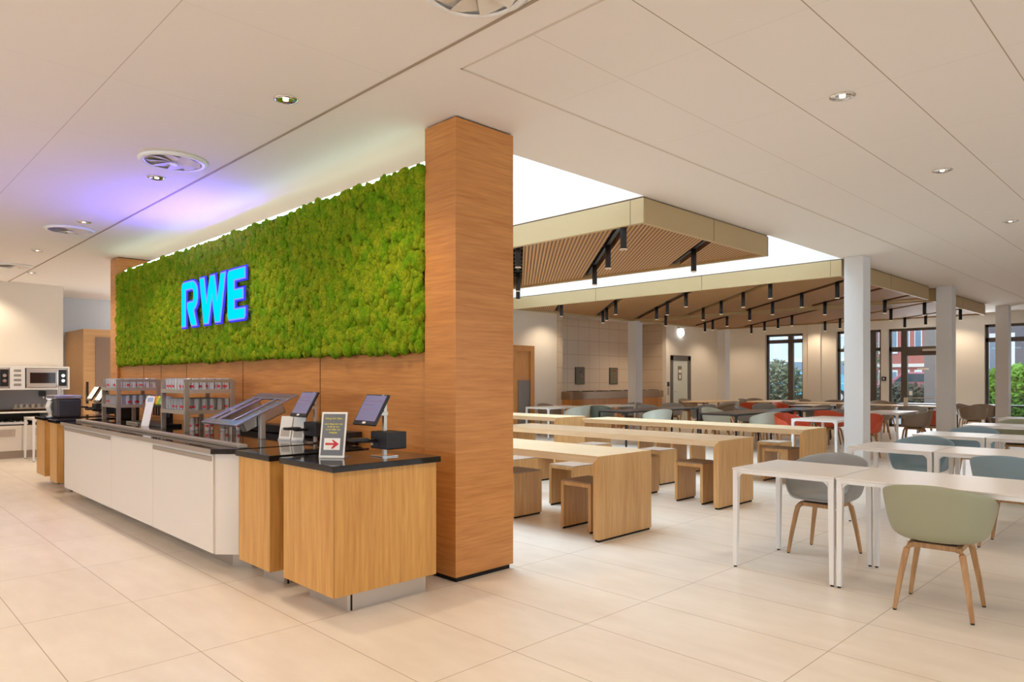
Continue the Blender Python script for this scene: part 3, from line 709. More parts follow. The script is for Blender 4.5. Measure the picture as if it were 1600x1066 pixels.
tag(obj('socket_plate', MB().box(3.12, 3.26, 15.81, 15.82, 1.02, 1.12), 'steel_d'), 'small metal socket plate on the grey splashback', 'socket')
dl = thing('cup_tray', 'row of pale cups on the worktop under the right-hand tap', 'tray', (2.75, 15.3, .87))
obj('tray', MB().box(-.35, .45, -.1, .15, 0, .015), 'steel_d', dl); 
for k in range(8): obj('cup', MB().lathe([(.025, .015), (.035, .08)], -.3+.09*k, 0, 12), 'steel', dl)
# kiosk with wood cladding beyond the kitchen wall
kk = thing('wood_clad_booth', 'oak-clad booth with taupe panel beyond the kitchen wall', 'booth', (3.78, 16.4, 0))
obj('cladding', MB().box(0, 2.2, 0, 1.5, 0, 2.44), wood('oak_booth', (224, 178, 122), (206, 154, 98), 'x'), kk, .003)
obj('taupe_panel', MB().box(.22, 1.2, -.02, 0, .1, 2.28), 'brown_panel', kk)
obj('door_pull', MB().box(.05, .09, -.03, 0, .9, 1.35), 'matt_black', kk)
# cabinet on the far wall behind the pillar
wc = thing('tall_oak_cabinet', 'tall orange oak cabinet with grey lower panel beside far pale wall', 'cabinet', (11.6, 12.1, 0))
obj('carcass', MB().box(0, 1.12, .06, .5, 0, 2.24), 'wood_dark', wc, .003)
obj('frame', MB().box(0, .12, .03, .06, 0, 2.24).box(.98, 1.12, .03, .06, 0, 2.24).box(.12, .98, .03, .06, 2.1, 2.24), 'wood_dark', wc, .003)
obj('grey_panel', MB().box(.55, .97, .045, .06, .1, 1.38), pmat('grey_panel', (128, 118, 112), .5), wc)
# tray return counter in niche
tcn = thing('tray_return_counter', 'long oak-fronted counter with brown steel top in the tiled niche', 'counter', (14.25, 12.25, 0))
pl = [(0, 0), (4.2, 0), (4.6, .12), (4.85, .4), (4.9, .8), (4.9, 1.28), (.06, 1.28), (.06, .36), (0, .36)]
ins = [(.03, .04), (4.18, .04), (4.55, .16), (4.8, .42), (4.85, .8), (4.85, 1.27), (.07, 1.27), (.07, .36), (.03, .36)]
obj('front', MB().prism(ins, 0, .85), 'wood_dark', tcn)
obj('counter_top', MB().prism(pl, .85, 1.06), pmat('bronze_steel', (150, 124, 100), .35, .5), tcn, .01)
for k in range(7): obj('chute_slot', MB().box(.35+.65*k, .65+.65*k, .25, .45, 1.06, 1.075), 'dark', tcn)

# ================================================================== CEILING FITTINGS
def downlight(x, y, label, vis=True):
    t = thing('ceiling_downlight', label, 'downlight', (x, y, H), 0, 'recessed ceiling downlights')
    obj('trim_ring', MB().lathe([(.058, -.001), (.078, -.001), (.078, -.006), (.06, -.010)], 0, 0, 28, 0, False, False), 'chrome', t, smooth=True)
    obj('reflector', MB().lathe([(.06, -.008), (.045, -.003), (.02, -.002)], 0, 0, 28, 0, False, True), 'chrome', t, smooth=True)
    obj('lamp', MB().lathe([(.018, -.008), (.018, -.004)], 0, 0, 16), 'lamp_lens', t)
    spot('downlight_beam', t, (0, 0, -.03), P_DOWN*(.5 if x > 3 and y < 3 else 1.0), 130)
for i, y in enumerate((4.26, 6.73, 9.21, 11.7)):
    downlight(2.13, y, ['round ceiling downlight nearest the camera in the left aisle', 'round ceiling downlight just beyond the nearest round air outlet', 'small ceiling downlight above the left rack, third from camera', 'fourth and farthest small downlight over the left aisle'][i])
for i, x in enumerate((4.65, 6.92, 9.7)):
    downlight(x, 1.71, ['ceiling downlight nearest the camera over the white tables', 'middle downlight in the right-hand ceiling row', 'ceiling downlight near the right photo edge'][i])
OFF = [(2.13, 1.8), (2.13, -.7), (-.6, 4.26), (-.6, 6.73), (-.6, 9.2), (-.6, 1.8), (-3.2, 3), (-3.2, 7), (4.65, -.8), (6.92, -.8), (9.7, -.8), (13, 1.7), (16.5, 1.7), (20, 1.7), (13, -1.5), (17.5, -1.5), (-1, -2), (1.2, 13.2), (2.5, 14.2), (4.6, 14.5), (2.5, 17.0), (5.2, 12.9), (1.95, 15.4)]  # a few of these are added to brighten the passage and booth
for x, y in OFF: downlight(x, y, 'recessed ceiling downlight outside the photo', False)
def air_outlet(x, y, label):
    t = thing('round_air_outlet', label, 'air outlet', (x, y, H), 0, 'round ceiling air outlets')
    obj('rim', MB().lathe([(.20, -.001), (.265, -.001), (.27, -.008), (.235, -.028), (.215, -.02)], 0, 0, 40, 0, False, False), 'white_metal', t, smooth=True)
    q = MB(); n = 8
    for k in range(n):
        a0 = 2*PI*k/n; a1 = a0+2*PI/n*.92
        q.add([(0, 0, -.012), (.205*math.cos(a0), .205*math.sin(a0), -.006), (.205*math.cos((a0+a1)/2), .205*math.sin((a0+a1)/2), -.020), (.205*math.cos(a1), .205*math.sin(a1), -.034)], [(0, 1, 2), (0, 2, 3)])
    obj('swirl_plate', q, pmat('outlet_white', (226, 216, 202), .5), t)
    obj('centre_cap', MB().lathe([(.035, -.03), (.03, -.04)], 0, 0, 16), 'white_metal', t)
air_outlet(2.06, 6.1, 'large round air outlet in the ceiling, nearest fully visible one')
air_outlet(2.11, 9.78, 'round ceiling air outlet farther along the left aisle')
air_outlet(2.14, 13.5, 'round ceiling air outlet at far left, near the kitchen wall')
air_outlet(2.14, 2.42, 'round ceiling air outlet cut by the top photo edge')
sm = thing('smoke_detector', 'pale round detector dome hanging under the large canopy by first column', 'smoke detector', (13.3, 4.75, 2.93)); obj('dome', MB().lathe([(.11, .02), (.11, -.01), (.06, -.04)], 0, 0, 20), 'white_metal', sm); obj('neck', MB().lathe([(.03, 0), (.03, .06)], 0, 0, 10), 'white_metal', sm)
spk = thing('ceiling_sensor', 'two tiny sensors under ceiling between second and third column', 'sensor', (19.3, 4.9, H)); obj('sensor_head', MB().lathe([(.05, 0), (.04, -.06)], 0, 0, 12), 'steel_d', spk); obj('sensor_plate', MB().box(.1, .5, -.5, -.46, -.03, 0), 'steel_d', spk)

# ---- canopies
def clip(poly, a, b, c):
    """keep a*x+b*y >= c"""
    out = []
    for i in range(len(poly)):
        p, q = poly[i], poly[(i+1) % len(poly)]; dp = a*p[0]+b*p[1]-c; dq = a*q[0]+b*q[1]-c
        if dp >= 0: out.append(p)
        if dp*dq < 0: t = dp/(dp-dq); out.append((p[0]+(q[0]-p[0])*t, p[1]+(q[1]-p[1])*t))
    return out
ZB = 2.954
def canopy(x0, x1, y0, y1, cs, label):
    t = thing('slatted_ceiling_canopy', label, 'canopy', (0, 0, 0)); th = .05
    fs = MB(); fs.box(x0, x0+th, y0, y1, ZB, H-.015); obj('fascia', fs, 'fascia', t, .004)
    fs = MB(); fs.box(x1-th, x1, y0, y1, ZB, H-.015); obj('fascia', fs, 'fascia', t, .004)
    fs = MB(); fs.box(x0+th, x1-th, y0, y0+th, ZB, H-.015); obj('fascia', fs, 'fascia', t, .004)
    fs = MB(); fs.box(x0+th, x1-th, y1-th, y1, ZB, H-.015); obj('fascia', fs, 'fascia', t, .004)
    obj('top_edge', MB().box(x0+.015, x1-.015, y0+.015, y1-.015, H-.015, H-.001), pmat('canopy_reveal', (128, 104, 74), .6), t)
    jn = MB(); y = y0+2.35
    while y < y1-.5: jn.box(x0-.002, x0, y-.004, y+.004, ZB, H-.015); y += 2.35
    jn.box(x0-.002, x0, y0+.16, y0+.166, ZB, H-.015); jn.box(x0+(x1-x0)/2, x0+(x1-x0)/2+.008, y0-.002, y0, ZB, H-.015)
    obj('fascia_joint', jn, pmat('fascia_joint_line', (120, 100, 70), .6), t)
    rect = [(x0+th, y0+th), (x1-th, y0+th), (x1-th, y1-th), (x0+th, y1-th)]
    hw = .105; allc = sorted(cs); bounds = [-99] + allc + [99]
    for i in range(len(bounds)-1):
        lo = bounds[i] + (hw if i else 0); hi = bounds[i+1] - (hw if i < len(bounds)-2 else 0)
        p = clip(clip(rect, 1, -1, lo), -1, 1, -hi)
        if len(p) >= 3: obj('slat_panel', MB().prism(p, ZB+.035, ZB+.055), 'slat', t)
        # upstand of the panel edge beside the slot
        if i:
            p2 = clip(clip(rect, 1, -1, lo-.012), -1, 1, -lo)
            if len(p2) >= 3: obj('panel_edge', MB().prism(p2, ZB+.035, ZB+.20), 'slat', t)
    for c in allc:
        p = clip(clip(rect, 1, -1, c-hw), -1, 1, -(c+hw))
        if len(p) >= 3: obj('slot_backing', MB().prism(p, ZB+.20, ZB+.21), 'dark', t)
        p = clip(clip(rect, 1, -1, c-.03), -1, 1, -(c+.03))
        if len(p) >= 3: obj('light_track', MB().prism(p, ZB+.06, ZB+.10), 'matt_black', t)
        if x0 < 8:
            r = MB(); s = 0
            a = max(x0+.1, y0+.1+c); b = min(x1-.1, y1-.1+c)
            x = a
            while x < b:
                yy = x-c; r.add([(x-.06, yy+.06, ZB+.12), (x-.045, yy+.075, ZB+.12), (x+.075, yy-.045, ZB+.12), (x+.06, yy-.06, ZB+.12)], [(0, 1, 2, 3)]); x += .22
            if r.f: obj('cross_rung', r, 'steel', t)
canopy(5.78, 8.49, 4.02, 11.07, [-4.6, -3.06, -1.53, 0, 1.53, 3.08], 'nearest brown slatted canopy, hanging between the two skylight strips')
canopy(10.90, 15.35, 4.02, 11.07, [1.3, 2.84, 4.37, 5.89, 7.42, 8.95, 10.45], 'large slatted canopy hanging behind the second skylight strip')
canopy(15.75, 19.97, 4.02, 11.07, [5.2, 7.42, 9.65, 11.95, 14.1], 'farthest slatted canopy, between second and third columns')
lampB = MB().lathe([(.034, -.28), (.034, -.003), (.028, 0)], 0, 0, 18).mesh('lamp_body', 'matt_black', True)
lampR = MB().lathe([(.0345, -.283), (.0345, -.276)], 0, 0, 18, 0, False, False).lathe([(.022, -.279), (.022, -.278)], 0, 0, 14).mesh('lamp_lens', 'lamp_dim')
def hang(x, y, label, group, c=None, zt=ZB+.06):
    if c is not None: s = (x+y)/2; x, y = s+c/2, s-c/2
    t = thing('canopy_spotlight', label, 'spotlight', (x, y, zt), 0, group)
    for nm, me in (('lamp_body', lampB), ('lamp_lens', lampR)):
        o = bpy.data.objects.new(nm, me); C.objects.link(o); o.parent = t
    obj('lamp_stem', MB().lathe([(.012, -.01), (.012, .01)], 0, 0, 8), 'matt_black', t)
    spot('spot_beam', t, (0, 0, -.30), P_SPOT, 95)
for x, y, c, l in ((5.83, 4.33, 1.53, 'black cylinder spotlight at the near corner of the nearest canopy'), (6.70, 5.20, 1.53, 'second black cylinder spotlight in the near canopy slot'), (7.73, 6.24, 1.53, 'third spotlight in the near canopy slot, over the skylight strip'),
                   (7.68, 4.6, 3.08, 'lone black spotlight on right side of the nearest canopy'), (5.90, 5.88, 0, 'black spotlight of the nearest canopy right beside the oak pillar'), (7.47, 7.48, 0, 'spotlight below and behind the one beside the oak pillar'), (8.25, 8.28, 0, 'lowest spotlight seen beside the oak pillar')):
    hang(x, y, l, 'spotlights of the nearest canopy', c)
L2 = [(11.29, 6.93, 4.37), (12.44, 8.05, 4.37), (13.09, 7.22, 5.89), (14.08, 8.2, 5.89), (12.11, 6.22, 5.89), (11.15, 5.22, 5.89), (14.94, 7.51, 7.42), (13.94, 6.5, 7.42), (12.89, 5.455, 7.42), (14.72, 5.74, 8.95), (11.88, 4.43, 7.42),
      (11.1, 9.8, 1.3), (13.1, 10.3, 2.84), (12.6, 9.8, 2.84), (11.6, 8.76, 2.84), (13.2, 8.87, 4.37), (14.9, 9.75, 5.2), (15.0, 5.0, 10.45)]
L3 = [(16.15, 8.72, 7.42), (17.1, 9.6, 7.42), (17.6, 10.2, 7.42), (18.54, 8.9, 9.65), (17.82, 8.2, 9.65), (19.28, 9.7, 9.65), (17.2, 7.5, 9.65), (18.97, 7.07, 11.95), (19.6, 7.7, 11.95), (17.3, 5.2, 11.95), (16.3, 4.35, 11.95), (19.2, 5.1, 14.1), (19.8, 5.8, 14.1), (18.2, 4.2, 14.1)]
ORD = ['nearest', 'second', 'third', 'fourth', 'fifth', 'sixth', 'seventh', 'eighth']
OR1 = ['first'] + ORD[1:]
for LL, cn in ((L2, 'large canopy'), (L3, 'farthest canopy')):
    tracks = sorted(set(c for _, _, c in LL))
    for ti, c in enumerate(tracks):
        for k, (x, y, _) in enumerate(sorted([q for q in LL if q[2] == c], key=lambda q: q[0]+q[1])):
            hang(x, y, 'black spotlight, %s in the %s diagonal slot from left, %s' % (ORD[k], OR1[ti], cn), 'spotlights of the ' + cn, c)
# extra warm wash near the far pale walls
for x, y in ((13.5, 11.9), (17.6, 12.0), (21.4, 11.6), (21.9, 9.0), (21.9, 5.2), (19.0, 11.9)):
    downlight(x, y, 'recessed wall-washing downlight by the far walls', True)

# ================================================================== FURNITURE
def superchair(shell='sh_green'):
    t = thing('armchair', 'x', 'chair')
    # shell: polar grid, local +x = front
    na, nr = 40, 12; V = []; F = []
    def rim(a):
        c, s_ = math.cos(a), math.sin(a)
        e = 2.6
        k = (abs(c)**e + abs(s_)**e)**(-1/e)
        rx, ry = .255*k*c, .295*k*s_
        back = max(0, -c)
        b = (1-c)/2                    # 0 front .. 1 back
        if b < .26: z = .455 + .19*max(0, (b-.06)/.20)**1.6 if b > .06 else .455
        else: z = .645 + (.79-.645)*((b-.26)/.74)**1.15
        if c > .5: rx *= .96
        return rx - .01 - .055*back*1.0, ry, z
    for j in range(nr+1):
        q = j/nr
        for i in range(na):
            a = 2*PI*i/na; rx, ry, rz = rim(a)
            h = min(1.0, q/.55); hz = 0 if q <= .42 else ((q-.42)/.58)**1.35
            # horizontal reach: quick out to the seat edge, then flares slightly
            rr = .80*(q/.5)**.9 if q < .5 else .80 + .20*((q-.5)/.5)**.75
            if math.cos(a) > .55: rr = .88*(q/.5) if q < .5 else .88+.12*((q-.5)/.5)
            z0 = .435 + (.012*(q/.5)**2 if q < .5 else .012)
            V.append((rr*rx, rr*ry, z0 + (rz-z0)*hz))
    for j in range(nr):
        for i in range(na): F.append((j*na+i, j*na+(i+1) % na, (j+1)*na+(i+1) % na, (j+1)*na+i))
    F.append(tuple(range(na))[::-1])
    b = MB(); b.v = V; b.f = F; b.m = [0]*len(F)
    o = obj('seat_shell', b, shell, t, smooth=True)
    s = o.modifiers.new('thick', 'SOLIDIFY'); s.thickness = .011; s.offset = 0
    s = o.modifiers.new('sub', 'SUBSURF'); s.levels = 1; s.render_levels = 1
    obj('underseat_plate', MB().box(-.12, .12, -.11, .11, .415, .433), 'matt_black', t)
    # oak frame: two side rails, two cross rails, four bent legs
    q = MB(); z = .402
    for sx in (-1, 1): q.box(sx*.135-.014, sx*.135+.014, -.115, .115, z-.016, z+.016)
    for sy in (-1, 1): q.box(-.135, .135, sy*.125-.014, sy*.125+.014, z-.016, z+.016)
    obj('under_frame', q, 'wood_leg', t, .004)
    for sx in (-1, 1):
        for sy in (-1, 1):
            pts = [(sx*.125, sy*.105, .402), (sx*.148, sy*.128, .398), (sx*.162, sy*.143, .375), (sx*.17, sy*.152, .33), (sx*.19, sy*.178, .17), (sx*.207, sy*.20, .008)]
            lg = obj('leg', MB().tube(pts, .02, 4, rs=[.021, .023, .023, .022, .019, .0155]), 'wood_leg', t, .003)
            obj('foot_glide', MB().lathe([(.011, 0), (.011, .010)], sx*.207, sy*.20, 8), 'black', lg)
    return t
protos = {}
def chair(x, y, deg, shell, label, group=None):
    if shell not in protos:
        if not protos:
            r = superchair(shell); protos[shell] = r; r.location = (x, y, 0); r.rotation_euler = (0, 0, math.radians(deg)); r['label'] = label
            if group: r['group'] = group
            return r
        base = list(protos.values())[0]; r = dup(base, (x, y, 0), math.radians(deg), label, group)
        for ch in r.children:
            if ch.name.startswith('seat_shell'): ch.data = ch.data.copy(); ch.data.materials[0] = M[shell]
        protos[shell] = r
        if not group and 'group' in r: del r['group']
        return r
    r = dup(protos[shell], (x, y, 0), math.radians(deg), label, group)
    if not group and 'group' in r: del r['group']
    return r
def table(x0, x1, y0, y1, label, top='white_top', legm='white_metal', z=.74, group=None, name='cafe_table', cat='table'):
    t = thing(name, label, cat, ((x0+x1)/2, (y0+y1)/2, 0), 0, group); a, b = (x1-x0)/2, (y1-y0)/2
    obj('tabletop', MB().box(-a, a, -b, b, z-.014, z), top, t, .003)
    q = MB()
    q.box(-a+.004, a-.004, -b+.004, -b+.03, z-.038, z-.014); q.box(-a+.004, a-.004, b-.03, b-.004, z-.038, z-.014)
    q.box(-a+.004, -a+.03, -b+.03, b-.03, z-.038, z-.014); q.box(a-.03, a-.004, -b+.03, b-.03, z-.038, z-.014)
    obj('apron', q, legm, t)
    for sx in (-1, 1):
        for sy in (-1, 1):
            cx, cy = sx*(a-.004), sy*(b-.004); w = .030
            l = MB()
            # tapering L-section leg with curved corner brackets
            def wd(zz_): return .040 - .012*(1-zz_/z)
            zs = [0.012, z*.5, z-.10, z-.038]
            for k in range(3):
                z0_, z1_ = zs[k], zs[k+1]; w0, w1 = wd(z0_), wd(z1_)
                l.add([(cx, cy, z0_), (cx-sx*w0, cy, z0_), (cx-sx*w0, cy-sy*w0, z0_), (cx, cy-sy*w0, z0_), (cx, cy, z1_), (cx-sx*w1, cy, z1_), (cx-sx*w1, cy-sy*w1, z1_), (cx, cy-sy*w1, z1_)],
                      [(0, 3, 2, 1), (4, 5, 6, 7), (0, 1, 5, 4), (1, 2, 6, 5), (2, 3, 7, 6), (3, 0, 4, 7)])
            for ax in (0, 1):
                R = .055; pts = [(0, 0)]
                prof = [(0, 0)] + [(R-R*math.sin(t_), -(R-R*math.cos(t_))) for t_ in [PI/2*k/6 for k in range(7)]] 
                poly = [(0, 0)] + [(R*(1-math.cos(t_)) if False else R-R*math.sin(t_), -(R-R*math.cos(t_))) for t_ in [PI/2*k/6 for k in range(7)]]
                vv = []
                for o_ in (0, .022):
                    for (u, zz_) in poly:
                        if ax == 0: vv.append((cx-sx*(.036+u), cy-sy*o_, z-.036+zz_))
                        else: vv.append((cx-sx*o_, cy-sy*(.036+u), z-.036+zz_))
                n = len(poly)
                l.add(vv, [tuple(range(n)), tuple(range(n, 2*n))[::-1]] + [(i, (i+1) % n, n+(i+1) % n, n+i) for i in range(n)])
            lg = obj('leg', l, legm, t)
            obj('foot_glide', MB().lathe([(.012, 0), (.012, .012)], cx-sx*.014, cy-sy*.014, 8), 'black', lg)
    return t
# white tables, rows away from the camera
G1 = 'white tables in rows at the right'
table(4.84, 5.60, 1.835, 2.575, 'nearest white table, left end of the front row', group=G1)
table(4.84, 5.60, .30, 1.825, 'nearest white table at right, with sage chair pulled up to it', group=G1)
table(7.20, 7.96, 1.86, 2.60, 'white table at left end of the second row', group=G1)
table(7.20, 7.96, .32, 1.85, 'white table of the second row reaching the right photo edge', group=G1)
table(9.35, 10.11, 1.89, 2.63, 'white table at left end of the third row', group=G1)
table(9.35, 10.11, .35, 1.88, 'white table of the third row at right photo edge', group=G1)
table(11.8, 12.56, 1.2, 2.66, 'white table of the fourth row, just beyond third', group=G1)
table(14.2, 14.96, 1.2, 2.68, 'farthest white table of the right-hand rows, cut by photo edge', group=G1)
chair(4.86, 1.215, 4, 'sh_green', 'sage green chair in the foreground, seen from behind')
chair(5.74, 2.25, 178, 'sh_grey', 'grey chair facing the camera at the nearest white table')
chair(7.06, 1.22, -2, 'sh_blue', 'blue chair at the right photo edge, back turned, at second table row')
chair(8.24, 2.24, 180, 'sh_blue', 'blue chair facing the camera behind the second row')
chair(10.45, 2.26, 180, 'sh_blue', 'blue chair facing the camera behind the third row')
chair(9.2, 1.0, 0, 'sh_blue', 'blue chair at third row, back to camera, mostly outside the photo')
chair(12.9, 2.2, 180, 'sh_green', 'sage chair facing the camera behind the fourth row')
chair(8.3, .9, 180, 'sh_green', 'sage chair behind the second row near right photo edge')
# bench tables
def slab_u(name, label, cat, x0, x1, y0, y1, z, th, legt, group, pad=False):
    """bench-like U: top board over two full-depth end panels (at the y ends)"""
    t = thing(name, label, cat, ((x0+x1)/2, (y0+y1)/2, 0), 0, group); a, b = (x1-x0)/2, (y1-y0)/2
    def yz(poly):
        n = len(poly); m = MB(); m.add([(-a, y, q) for y, q in poly] + [(a, y, q) for y, q in poly], [tuple(range(n))[::-1], tuple(range(n, 2*n))] + [(i, (i+1) % n, n+(i+1) % n, n+i) for i in range(n)]); return m
    obj('top_board', yz([(-b+legt, z-th), (b-legt, z-th), (b, z), (-b, z)]), 'wood_top' if not pad else 'wood_bench', t, .0015)
    for s in (-1, 1):
        ya, yb = (-b, -b+legt) if s < 0 else (b-legt, b)
        e = obj('end_panel', yz([(-b, .02), (-b+legt, .02), (-b+legt, z-th), (-b, z)] if s < 0 else [(b, z), (b-legt, z-th), (b-legt, .02), (b, .02)]), 'wood_bench', t, .0015)
        obj('foot_strip', MB().box(-a+.012, a-.012, ya+.012, yb-.012, 0, .02), 'dark', e)
    if pad: obj('seat_pad', MB().box(-a+.006, a-.006, -b+.006, b-.006, z, z+.012), 'seat_pad', t, .003)
    return t
G2 = 'oak bench tables'
slab_u('oak_table', 'nearest long oak table beside the wooden pillar', 'table', 4.72, 5.50, 3.74, 6.34, .74, .066, .066, G2)
slab_u('oak_table', 'long oak table in the middle, second from the camera', 'table', 6.82, 7.60, 3.78, 7.30, .74, .066, .066, G2)
slab_u('oak_table', 'long oak table farthest back, nearest the black tables', 'table', 9.12, 9.84, 3.83, 7.60, .74, .066, .066, G2)
slab_u('oak_table', 'short-looking oak table at left behind, beside white table legs', 'table', 9.0, 9.78, 8.05, 11.0, .74, .066, .066, G2)
def stool(x, y, label, a=.40, w=.36):
    # U opens along y: panels at the y ends
    return slab_u('oak_stool', label, 'stool', x, x+a, y, y+w, .45, .035, .035, 'oak stools at the bench tables', True)
ST = [(4.93, 4.00, 'oak stool tucked under the near end of the nearest oak table'),
      (4.93, 4.98, 'oak stool half hidden by the wooden pillar'),
      (5.75, 4.9, 'oak stool behind the nearest oak table, partly hidden'), (5.75, 5.8, 'farther oak stool behind the nearest oak table'),
      (6.97, 4.06, 'oak stool under the near end of the middle oak table'), (6.97, 4.90, 'oak stool behind the end panel of nearest table'),
      (6.97, 6.26, 'oak stool far along under the middle oak table'), (7.85, 5.2, 'oak stool behind the middle oak table'), (7.85, 6.3, 'second oak stool behind the middle oak table'),
      (9.26, 5.58, 'oak stool under the farthest oak table, centre'), (9.26, 6.2, 'oak stool left of centre under the farthest oak table'), (9.23, 4.1, 'oak stool at the near end of farthest oak table'), (10.1, 4.6, 'oak stool behind the farthest oak table')]
for s in ST: stool(*s)

# mid and far dining area
table(12.0, 13.4, 11.0, 11.75, 'white table at left in front of the pale lit wall', group='white tables by the niche')
table(13.75, 15.1, 10.75, 11.4, 'white table in front of the tray return counter', group='white tables by the niche')
chair(13.1, 11.95, -95, 'sh_brown', 'grey-brown chair behind the left white table by far wall')
chair(12.75, 10.78, 80, 'sh_pale', 'pale chair at the left white table, back to camera')
chair(13.42, 10.55, 20, 'sh_dark', 'dark green chair beside the niche white table')
chair(15.3, 11.05, 190, 'sh_grey', 'grey chair by the white column at the niche')
table(11.75, 14.6, 8.6, 9.35, 'long dark table farther left among the dining chairs', 'black_top', 'matt_black')
table(12.3, 14.8, 6.45, 7.25, 'long dark table nearest the oak benches', 'black_top', 'matt_black')
table(14.95, 16.6, 6.35, 7.05, 'dark table behind the long dark table, centre right', 'black_top', 'matt_black')
chair(12.55, 8.4, 60, 'sh_pale', 'large pale chair back in front of the farther dark table')
chair(13.05, 6.25, 60, 'sh_pale', 'large pale chair in front of the nearest dark table')
chair(14.3, 9.75, -120, 'sh_grey', 'grey chair behind the farther dark table')
chair(15.3, 8.9, 185, 'sh_grey', 'grey chair at the right end of the farther dark table')
chair(13.9, 7.75, -100, 'sh_pale', 'pale chair behind the nearest dark table')
chair(15.1, 7.6, -80, 'sh_grey', 'grey chair between the two dark tables')
chair(15.4, 6.0, 75, 'sh_grey', 'large grey chair left of the rust chair')
chair(17.0, 6.8, 170, 'sh_grey', 'grey chair at the far end of the dark table')
chair(17.1, 8.2, -150, 'sh_grey', 'grey chair beside the far rust red chair')
chair(16.6, 9.1, 140, 'sh_brown', 'taupe chair near the round oak table')
chair(16.2, 10.35, 30, 'sh_grey', 'grey chair in front of the round oak table')
chair(17.9, 8.95, 10, 'sh_red', 'rust red chair in the centre of the far dining area')
chair(18.3, 8.2, -100, 'sh_red', 'rust red chair by the far white oval table')
table(11.6, 12.9, 4.35, 5.1, 'white table left of the first column, with rust chair')
chair(12.5, 5.45, -110, 'sh_red', 'rust red chair tucked at the white table by first column')
chair(13.22, 4.5, 175, 'sh_red', 'rust red chair just left of the first column')
table(14.95, 16.3, 4.45, 5.2, 'white table between first and second columns', 'white_top')
chair(15.8, 4.4, 95, 'sh_brown', 'beige chair at the white table between columns')
chair(16.0, 5.55, -90, 'sh_brown', 'grey-beige chair behind the white table between columns')
chair(16.75, 4.35, 120, 'sh_red', 'rust red chair left of the second column')
chair(14.6, 5.6, 0, 'sh_red', 'rust chair partly hidden by the first column')
def oak_trestle(x, y, l, w, label, rz=0):
    t = thing('oak_trestle_table', label, 'table', (x, y, 0), rz)
    pts = [(l/2*math.cos(a)*(1 if abs(math.cos(a)) < .8 else .97), w/2*math.sin(a)) for a in [2*PI*k/28 for k in range(28)]]
    e = 3.5; pts = [((abs(math.cos(a))**(2/e))*l/2*(1 if math.cos(a) > 0 else -1), (abs(math.sin(a))**(2/e))*w/2*(1 if math.sin(a) > 0 else -1)) for a in [2*PI*k/28+.01 for k in range(28)]]
    obj('tabletop', MB().prism(pts, .715, .745), 'wood_top', t, .004)
    for sx in (-1, 1):
        obj('crossbar', MB().box(sx*l*.3-.03, sx*l*.3+.03, -w*.3, w*.3, .68, .715), 'matt_black', t)
        for sy in (-1, 1):
            obj('leg', MB().tube([(sx*l*.28, sy*w*.12, .70), (sx*l*.34, sy*w*.38, .0)], .03, 4), 'wood_leg', t)
    return t
oak_trestle(19.3, 10.95, 2.4, 1.0, 'rounded oak table in front of the grey door')
oak_trestle(20.6, 9.6, 2.2, 1.0, 'rounded oak table beneath the left window')
oak_trestle(20.1, 7.7, 1.9, .9, 'oak table with trestle legs just left of the first column', PI/2)
oak_trestle(19.5, 5.6, 1.9, .9, 'oak table between columns in front of the glazed door', PI/2)
table(17.6, 18.9, 7.1, 7.8, 'far light table among the grey chairs', 'white_top', 'matt_black')
table(21.0, 21.8, 5.0, 6.3, 'dark table close to the glazed door', 'black_top', 'matt_black')
table(21.2, 22.0, 3.2, 4.4, 'dark table by the hedge window right of second column', 'black_top', 'matt_black')
FC = [(19.7, 11.97, -100, 'sh_brown', 'taupe chair behind the round oak table near door'), (21.6, 10.7, -150, 'sh_brown', 'olive chair under the left window'), (18.7, 10.1, 70, 'sh_grey', 'grey chair in front of the door table'), (21.0, 10.6, -100, 'sh_brown', 'taupe chair right of the grey door'),
      (21.9, 9.3, -160, 'sh_brown', 'olive-brown chair against window wall'), (21.5, 8.2, -170, 'sh_brown', 'taupe chair between two windows'), (20.0, 8.7, -80, 'sh_brown', 'brown chair at the oak table under the left window'), (18.2, 6.1, 20, 'sh_grey', 'grey chair at the trestle table'),
      (20.2, 6.35, 170, 'sh_brown', 'taupe chair left of the glazed door'), (21.9, 7.0, -160, 'sh_brown', 'taupe chair standing by the wall between glazed doors'), (18.6, 5.2, 10, 'sh_grey', 'grey chair at the oak table between columns'), (17.6, 5.7, 60, 'sh_brown', 'grey-brown chair behind the beige one'),
      (19.6, 4.2, 20, 'sh_brown', 'taupe chair right of the second column'), (20.9, 4.25, 10, 'sh_brown', 'brown chair at the dark table by the hedge window'), (21.45, 4.68, -90, 'sh_brown', 'taupe chair behind the one right of second column'), (21.3, 2.9, 90, 'sh_grey', 'grey chair at right edge by the hedge window')]
for c in FC: chair(*c)
for x, y, l in ((19.4, 5.6, 'upright pale menu card on the oak table between columns'), (19.6, 4.9, 'square pale card block on the oak table beside second column')):
    m_ = thing('table_menu_card', l, 'card', (x, y, .745)); obj('card', MB().box(-.005, .005, -.05, .05, 0, .2).xf(Matrix.Rotation(.1, 4, 'Y')), 'paper', m_); obj('card_foot', MB().box(-.03, .03, -.05, .05, 0, .01), 'paper', m_)
table(2.50, 3.28, 14.10, 14.84, 'white side table in front of the kitchen base cabinets')

